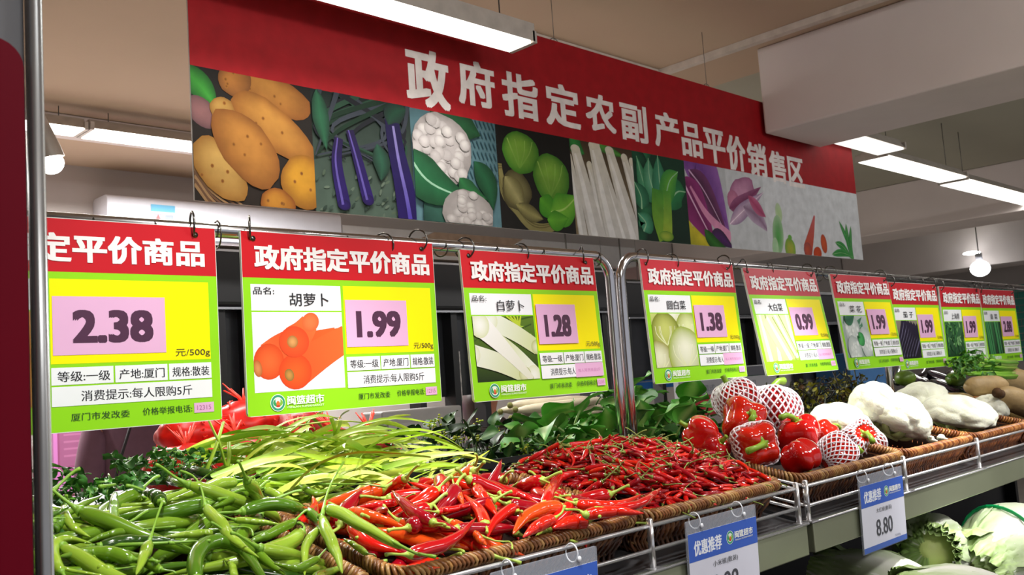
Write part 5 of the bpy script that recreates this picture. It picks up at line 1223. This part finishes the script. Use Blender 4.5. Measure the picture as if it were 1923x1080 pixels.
# grey machines and notice boards farther back
def panelbox(nm, b, col, label, cat, parts=()):
    t = tag(empty(nm, (b[0], b[2], b[4])), label, cat); W_, D_, H_ = b[1]-b[0], b[3]-b[2], b[5]-b[4]
    bevel(MB().box(0, W_, 0, D_, 0, H_).build('casing', M(nm+'_'+col, col, .5, var=.04), t, smooth=False), .006)
    for n_, a0, a1, c0, c1, cc in parts: MB().box(a0*W_, a1*W_, -.008, -.001, c0*H_, c1*H_).build(n_, M('m_'+cc, cc, .4, var=.05), t, smooth=False)
    return t
panelbox('grey_machine', (1.80, 2.13, 2.42, 2.53, 0, 1.335), 'a2a09e', 'light grey machine standing under the corner of the carrot sign', 'machine', (('door_panel', .05, .95, .5, .97, 'aeaca8'), ('handle', .8, .84, .7, .9, '707072')))
panelbox('grey_machine', (4.55, 5.4, 2.7, 3.0, 0, 1.39), '8a8888', 'grey machine beyond the olive greens under the chinese cabbage sign', 'machine', (('side_panel', .03, .32, .1, .97, '8e8c8c'), ('door_panel', .36, .98, .1, .97, '9a9896')))
panelbox('blue_container', (5.0, 5.5, 2.45, 2.65, 0, 1.43), '2c5480', 'blue container edge seen between the chinese cabbage and cauliflower signs', 'container', (('lid', 0, 1, .8, 1, '3c6898'), ('handle', .1, .2, .3, .6, 'c0c4cc')))
t = tag(empty('notice_board', (3.62, 2.6, 1.2)), 'grey and red notice board low behind the netted bell peppers', 'notice board')
bevel(MB().box(0, .86, 0, .03, -.02, .20).build('board', M('board_grey', '8e8e92', .5, var=.03), t, smooth=False), .003)
A = Art(layer=6); A.rect(0, .86, -.02, .075, '9c1c20'); A.rect(.1, .82, .15, .195, '4c4c54'); A.rect(.1, .82, .146, .15, '18382c')
A.text('國式', .19, .29, .092, .122, '60646c', .02); A.text('崇新鲜切', .42, .66, .096, .128, '60606c', .02); A.text('为您推荐', .36, .58, .02, .06, 'b85058', .02)
o = A.build('printed_front', t)
for q in (.05, .78): MB().box(q, q+.03, .002, .028, -1.2, -.02).build('leg', M('board_grey'), t, smooth=False)
# pink butchery notice, left
t = tag(empty('wall_notice', (1.72, 5.05, 1.05)), 'pink lit notice board behind the green peppers at the left', 'notice board')
MB().box(0, .33, 0, .03, -.1, .45).build('board', M('pink_board', '8c5080', .5, var=.03), t, smooth=False)
A = Art(layer=5); A.rect(.02, .31, .06, .42, '683050'); A.rect(.03, .3, .085, .4, '6c3c58'); A.leaf([(.18, .0), (.24, .05), (.33, .0)], .05, 'c8285c'); A.rect(.345-.01, .345, -.1, .45, '3c1c34')
for q in range(7): A.rect(.05, .05+rnd.uniform(.12, .2), .13+.035*q, .14+.035*q, '7c4a66')
A.build('printed_front', t)
panelbox('purple_freezer', (2.06, 2.45, 4.9, 5.15, .3, 1.42), '6c5096', 'purple tinted freezer casing beside the pink notice', 'freezer', (('door_panel', .05, .95, .4, .95, '7c62a6'),))
panelbox('dark_hood', (4.85, 5.5, 4.1, 4.6, 1.72, 1.88), '4c4e5c', 'dark grey canopy hanging between the two steel frames, above the blue bricks', 'canopy', (('lower_trim', 0, 1, -.12, .04, 'a8a8ac'),))
t = bpy.data.objects['dark_hood']
for q in (.03, .62): MB().tube([(q, .25, .16), (q, .25, 1.03)], .006, 6).build('hanging_rod', M('steel_wire'), t)
panelbox('pink_hoarding', (6.3, 7.44, 5.24, 5.299, 1.94, 2.4), 'a88c88', 'pinkish wall panel above the dark canopy', 'panel', (('top_trim', 0, 1, .9, 1, '7c6c5c'),))

# ------------------------------------------------------------------ chinese cabbages on the lower shelf
def napa(u, v, rpx, y, L_, ang, label, band=False, seed=0, tiltz=.1):
    c = aty(u, v, y); r = rpx*float(np.dot(c-CC, _f))/FPX
    t = tag(empty('chinese_cabbage', c), label, 'chinese cabbage', 'chinese cabbages on the lower shelf'); t.rotation_euler = (0, -tiltz, ang)
    g = random.Random(seed)
    core = MB(); core.col('d4e090').ell((0, 0, 0), (L_*.48, r*.9, r*.9), 20, 14); core.build('heart', M('napa_skin', attr=True, rough=.45, var=.06, nscale=12, bump=.15, bscale=40), t)
    for k in range(11):
        a0 = 2*math.pi*k/11+g.uniform(-.2, .2); V = []; F = []; K = []; nu, nv = 22, 16; out = 1.0+.035*(k % 3)
        flare = g.uniform(0, .6); wid = g.uniform(.75, .95); ph = g.uniform(0, 6)
        for i in range(nu+1):
            s_ = i/nu; x = L_*(-.52+1.06*s_)
            rad = r*out*(.06+.94*math.sin(math.pi*(s_*.84+.14))**.7+max(0, s_-.78)/.22*flare)
            for j in range(nv+1):
                w_ = (j/nv*2-1); a_ = a0+w_*wid*(.7+.45*math.sin(math.pi*s_*.8))
                rf = rad*(1+.07*math.sin(9*s_+ph)*abs(w_)**2*s_+.05*s_*math.sin(14*w_+ph)*abs(w_)+.012*math.cos(26*(abs(w_)+s_*.9))+(.02+.09*max(0, s_-.7)/.3)*s_*math.sin(31*s_+17*w_+ph)); rf += r*.05*math.exp(-(w_/.22)**2)*(1-s_)
                V.append((x, rf*math.cos(a_), rf*math.sin(a_)))
                rib = math.exp(-(w_/(.42*(1-s_)+.06))**2); vein = .5+.5*math.cos(26*(abs(w_)+s_*.9)); gr = max(0, 1-rib*.95)*(.2+.8*s_**1.3)
                gr = gr*(.72+.28*vein); cA, cB = C('f8f9ee'), C('94b850')
                K.append(tuple(cA[q]+(cB[q]-cA[q])*gr for q in range(4)))
        for i in range(nu):
            for j in range(nv): F.append((i*(nv+1)+j, i*(nv+1)+j+1, (i+1)*(nv+1)+j+1, (i+1)*(nv+1)+j))
        MB().add(V, F, K).build('leaf', M('napa_skin'), t)
    MB().col('eef0e0').tube([(-L_*.5, 0, 0), (-L_*.545, 0, 0)], [r*.42, r*.36], 14).build('stump', M('napa_skin'), t)
    if band:
        for bx in (.05,):
            MB().tube([(L_*bx+.006*math.sin(2*a_), r*1.11*math.cos(a_), r*1.11*math.sin(a_)) for a_ in np.linspace(0, 2*math.pi, 33)[:-1]], .0045, 6, closed=True, sx=1, sy=.4).build('green_tape', M('green_tape', '10a860', .3, var=.05), t)
    return t
napa(1890, 1035, 78, .84, .30, math.radians(168), 'chinese cabbage wrapped in green tape at the right of the lower shelf', True, 1, tiltz=-.1)
napa(1750, 1035, 66, .95, .30, math.radians(200), 'dark leafy chinese cabbage behind the taped one', False, 2, tiltz=.2)
napa(1655, 1108, 66, .93, .27, math.radians(100), 'chinese cabbage under the 8.80 price card', False, 3, tiltz=.3)
napa(1790, 1110, 46, .72, .22, math.radians(150), 'pale chinese cabbage at the bottom edge below the taped one', False, 4, tiltz=.2)

# ------------------------------------------------------------------ people beyond the counter
skin = M('skin', 'b8785c', .5, var=.06, sss=.1)
def skinned(name, joints, edges, mat, parent, sub=2, root=0):
    me = bpy.data.meshes.new(name); me.from_pydata([j[:3] for j in joints], edges, [])
    o = bpy.data.objects.new(name, me); COL.objects.link(o)
    sk = o.modifiers.new('skin', 'SKIN'); 
    for q, j in zip(me.skin_vertices[0].data, joints): q.radius = (j[3], j[4] if len(j) > 4 else j[3])
    me.skin_vertices[0].data[root].use_root = True
    sb = o.modifiers.new('sub', 'SUBSURF'); sb.levels = sub; sb.render_levels = sub
    dg = bpy.context.evaluated_depsgraph_get(); nm = bpy.data.meshes.new_from_object(o.evaluated_get(dg)); nm.name = name
    bpy.data.objects.remove(o); nm.materials.clear(); nm.materials.append(mat); nm.polygons.foreach_set('use_smooth', [True]*len(nm.polygons))
    return link(name, nm, parent)
def person(x, y, H_, rz, coat, hair, trous, label, longhair=False, bend=0):
    t = tag(empty('person', (x, y, 0), rz), label, 'person'); s_ = H_/1.65
    def J(*a): return tuple(q*s_ for q in a)
    hx_ = bend
    # faces +X
    j = [J(0, 0, .92, .13, .11), J(hx_*.3, 0, 1.12, .12, .10), J(hx_*.7, 0, 1.32, .15, .10), J(hx_, 0, 1.42, .06), J(hx_*1.15+.01, 0, 1.49, .055), J(hx_*1.3+.02, 0, 1.57, .085), J(hx_*1.35+.015, 0, 1.63, .065),
         J(hx_*.8, .17, 1.36, .055), J(hx_*.8+.02, .21, 1.12, .045), J(hx_*.8+.18, .19, 1.02, .033), J(hx_*.8+.26, .17, 1.03, .025),
         J(hx_*.8, -.17, 1.36, .055), J(hx_*.8+.02, -.21, 1.12, .045), J(hx_*.8+.18, -.19, 1.02, .033), J(hx_*.8+.26, -.17, 1.03, .025),
         J(0, .09, .84, .085), J(.01, .10, .48, .06), J(-.01, .10, .09, .04), J(.1, .11, .035, .035), J(0, -.09, .84, .085), J(.01, -.10, .48, .06), J(-.01, -.10, .09, .04), J(.1, -.11, .035, .035)]
    e = [(0, 1), (1, 2), (2, 3), (3, 4), (4, 5), (5, 6), (2, 7), (7, 8), (8, 9), (9, 10), (2, 11), (11, 12), (12, 13), (13, 14), (0, 15), (15, 16), (16, 17), (17, 18), (0, 19), (19, 20), (20, 21), (21, 22)]
    skinned('body', j, e, skin, t)
    cj = [tuple(q[:3])+tuple(r_*1.22+.008 for r_ in q[3:]) for q in j]
    skinned('coat', [J(0, 0, .80, .17, .15), cj[0], cj[1], cj[2], J(hx_, 0, 1.40, .075)]+[cj[7], cj[8], cj[9]]+[cj[11], cj[12], cj[13]], [(1, 0), (1, 2), (2, 3), (3, 4), (3, 5), (5, 6), (6, 7), (3, 8), (8, 9), (9, 10)], coat, t, root=1)
    skinned('trousers', [J(0, 0, .88, .13)]+[tuple(q[:3])+(q[3]*1.2,) for q in (j[15], j[16], j[17], j[19], j[20], j[21])], [(0, 1), (1, 2), (2, 3), (0, 4), (4, 5), (5, 6)], trous, t)
    for sg in (-1, 1): MB().ell((.06*s_, .105*sg*s_, .04*s_), (.13*s_, .045*s_, .04*s_), 14, 8).build('shoe', M('dark_shoe', '1c1a1c', .5), t)
    hc = Vector(J(hx_*1.3+.02, 0, 1.565))
    mb = MB().ell(hc+Vector((-.02*s_, 0, .02*s_)), (.105*s_, .095*s_, .115*s_), 20, 14, fn=lambda d: 1 if (d[0] < .35 or d[2] > .55) else .8)
    if longhair: mb.tube([hc+Vector((-.06, 0, .02)), hc+Vector((-.08, 0, -.08)), hc+Vector((-.08, 0, -.2))], [.08, .075, .05], 12, sx=1, sy=.7)
    mb.build('hair', hair, t)
    for sg in (-1, 1):
        MB().ell(hc+Vector((.083*s_, .032*sg*s_, .012*s_)), (.008, .013, .008), 10, 6).build('eye', M('eye', '2a1c18', .2), t)
        MB().ell(hc+Vector((0, .088*sg*s_, -.01)), (.018, .01, .028), 10, 8).build('ear', skin, t)
        mb = MB()
        for f in range(5):
            a_ = (f-2)*.22; L_ = (.05, .065, .07, .065, .045)[f]*s_; b0 = Vector(J(hx_*.8+.27, .17*sg, 1.03)); d = Vector((math.cos(a_), math.sin(a_)*sg, -.15))
            mb.tube([b0, b0+d*L_*.5, b0+d*L_*.8+Vector((0, 0, -.012)), b0+d*L_*.95+Vector((0, 0, -.026))], [.010, .009, .008, .006], 8)
        mb.build('fingers', skin, t)
    MB().ell(hc+Vector((.095*s_, 0, -.018*s_)), (.018, .013, .022), 10, 8).build('nose', skin, t)
    MB().ell(hc+Vector((.082*s_, 0, -.055*s_)), (.008, .024, .007), 10, 6).build('mouth', M('lips', '9c4440', .4), t)
    return t
mauve = M('mauve_coat', '6e4c5c', .85, var=.08, nscale=30)
person(1.575, 3.6, 1.66, math.radians(75), mauve, M('black_hair', '140f10', .4), M('dark_trousers', '22222a', .8), 'person in a mauve coat seen from behind under the leftmost sign', bend=.02)
t = bpy.data.objects['person']
MB().tube([(-.05, .15, 1.06), (-.15, .13, 1.2), (-.125, .08, 1.345), (-.03, .05, 1.42), (.08, .05, 1.33)], .006, 6).build('bag_strap', M('strap', '1c1418', .6), t)
person(2.80, 3.1, 1.47, math.radians(-20), M('brown_coat', '3a2424', .85), M('brown_hair', '2a1612', .4), M('dark_trousers'), 'person with long brown hair glimpsed left of the white radish sign', True, bend=.05)
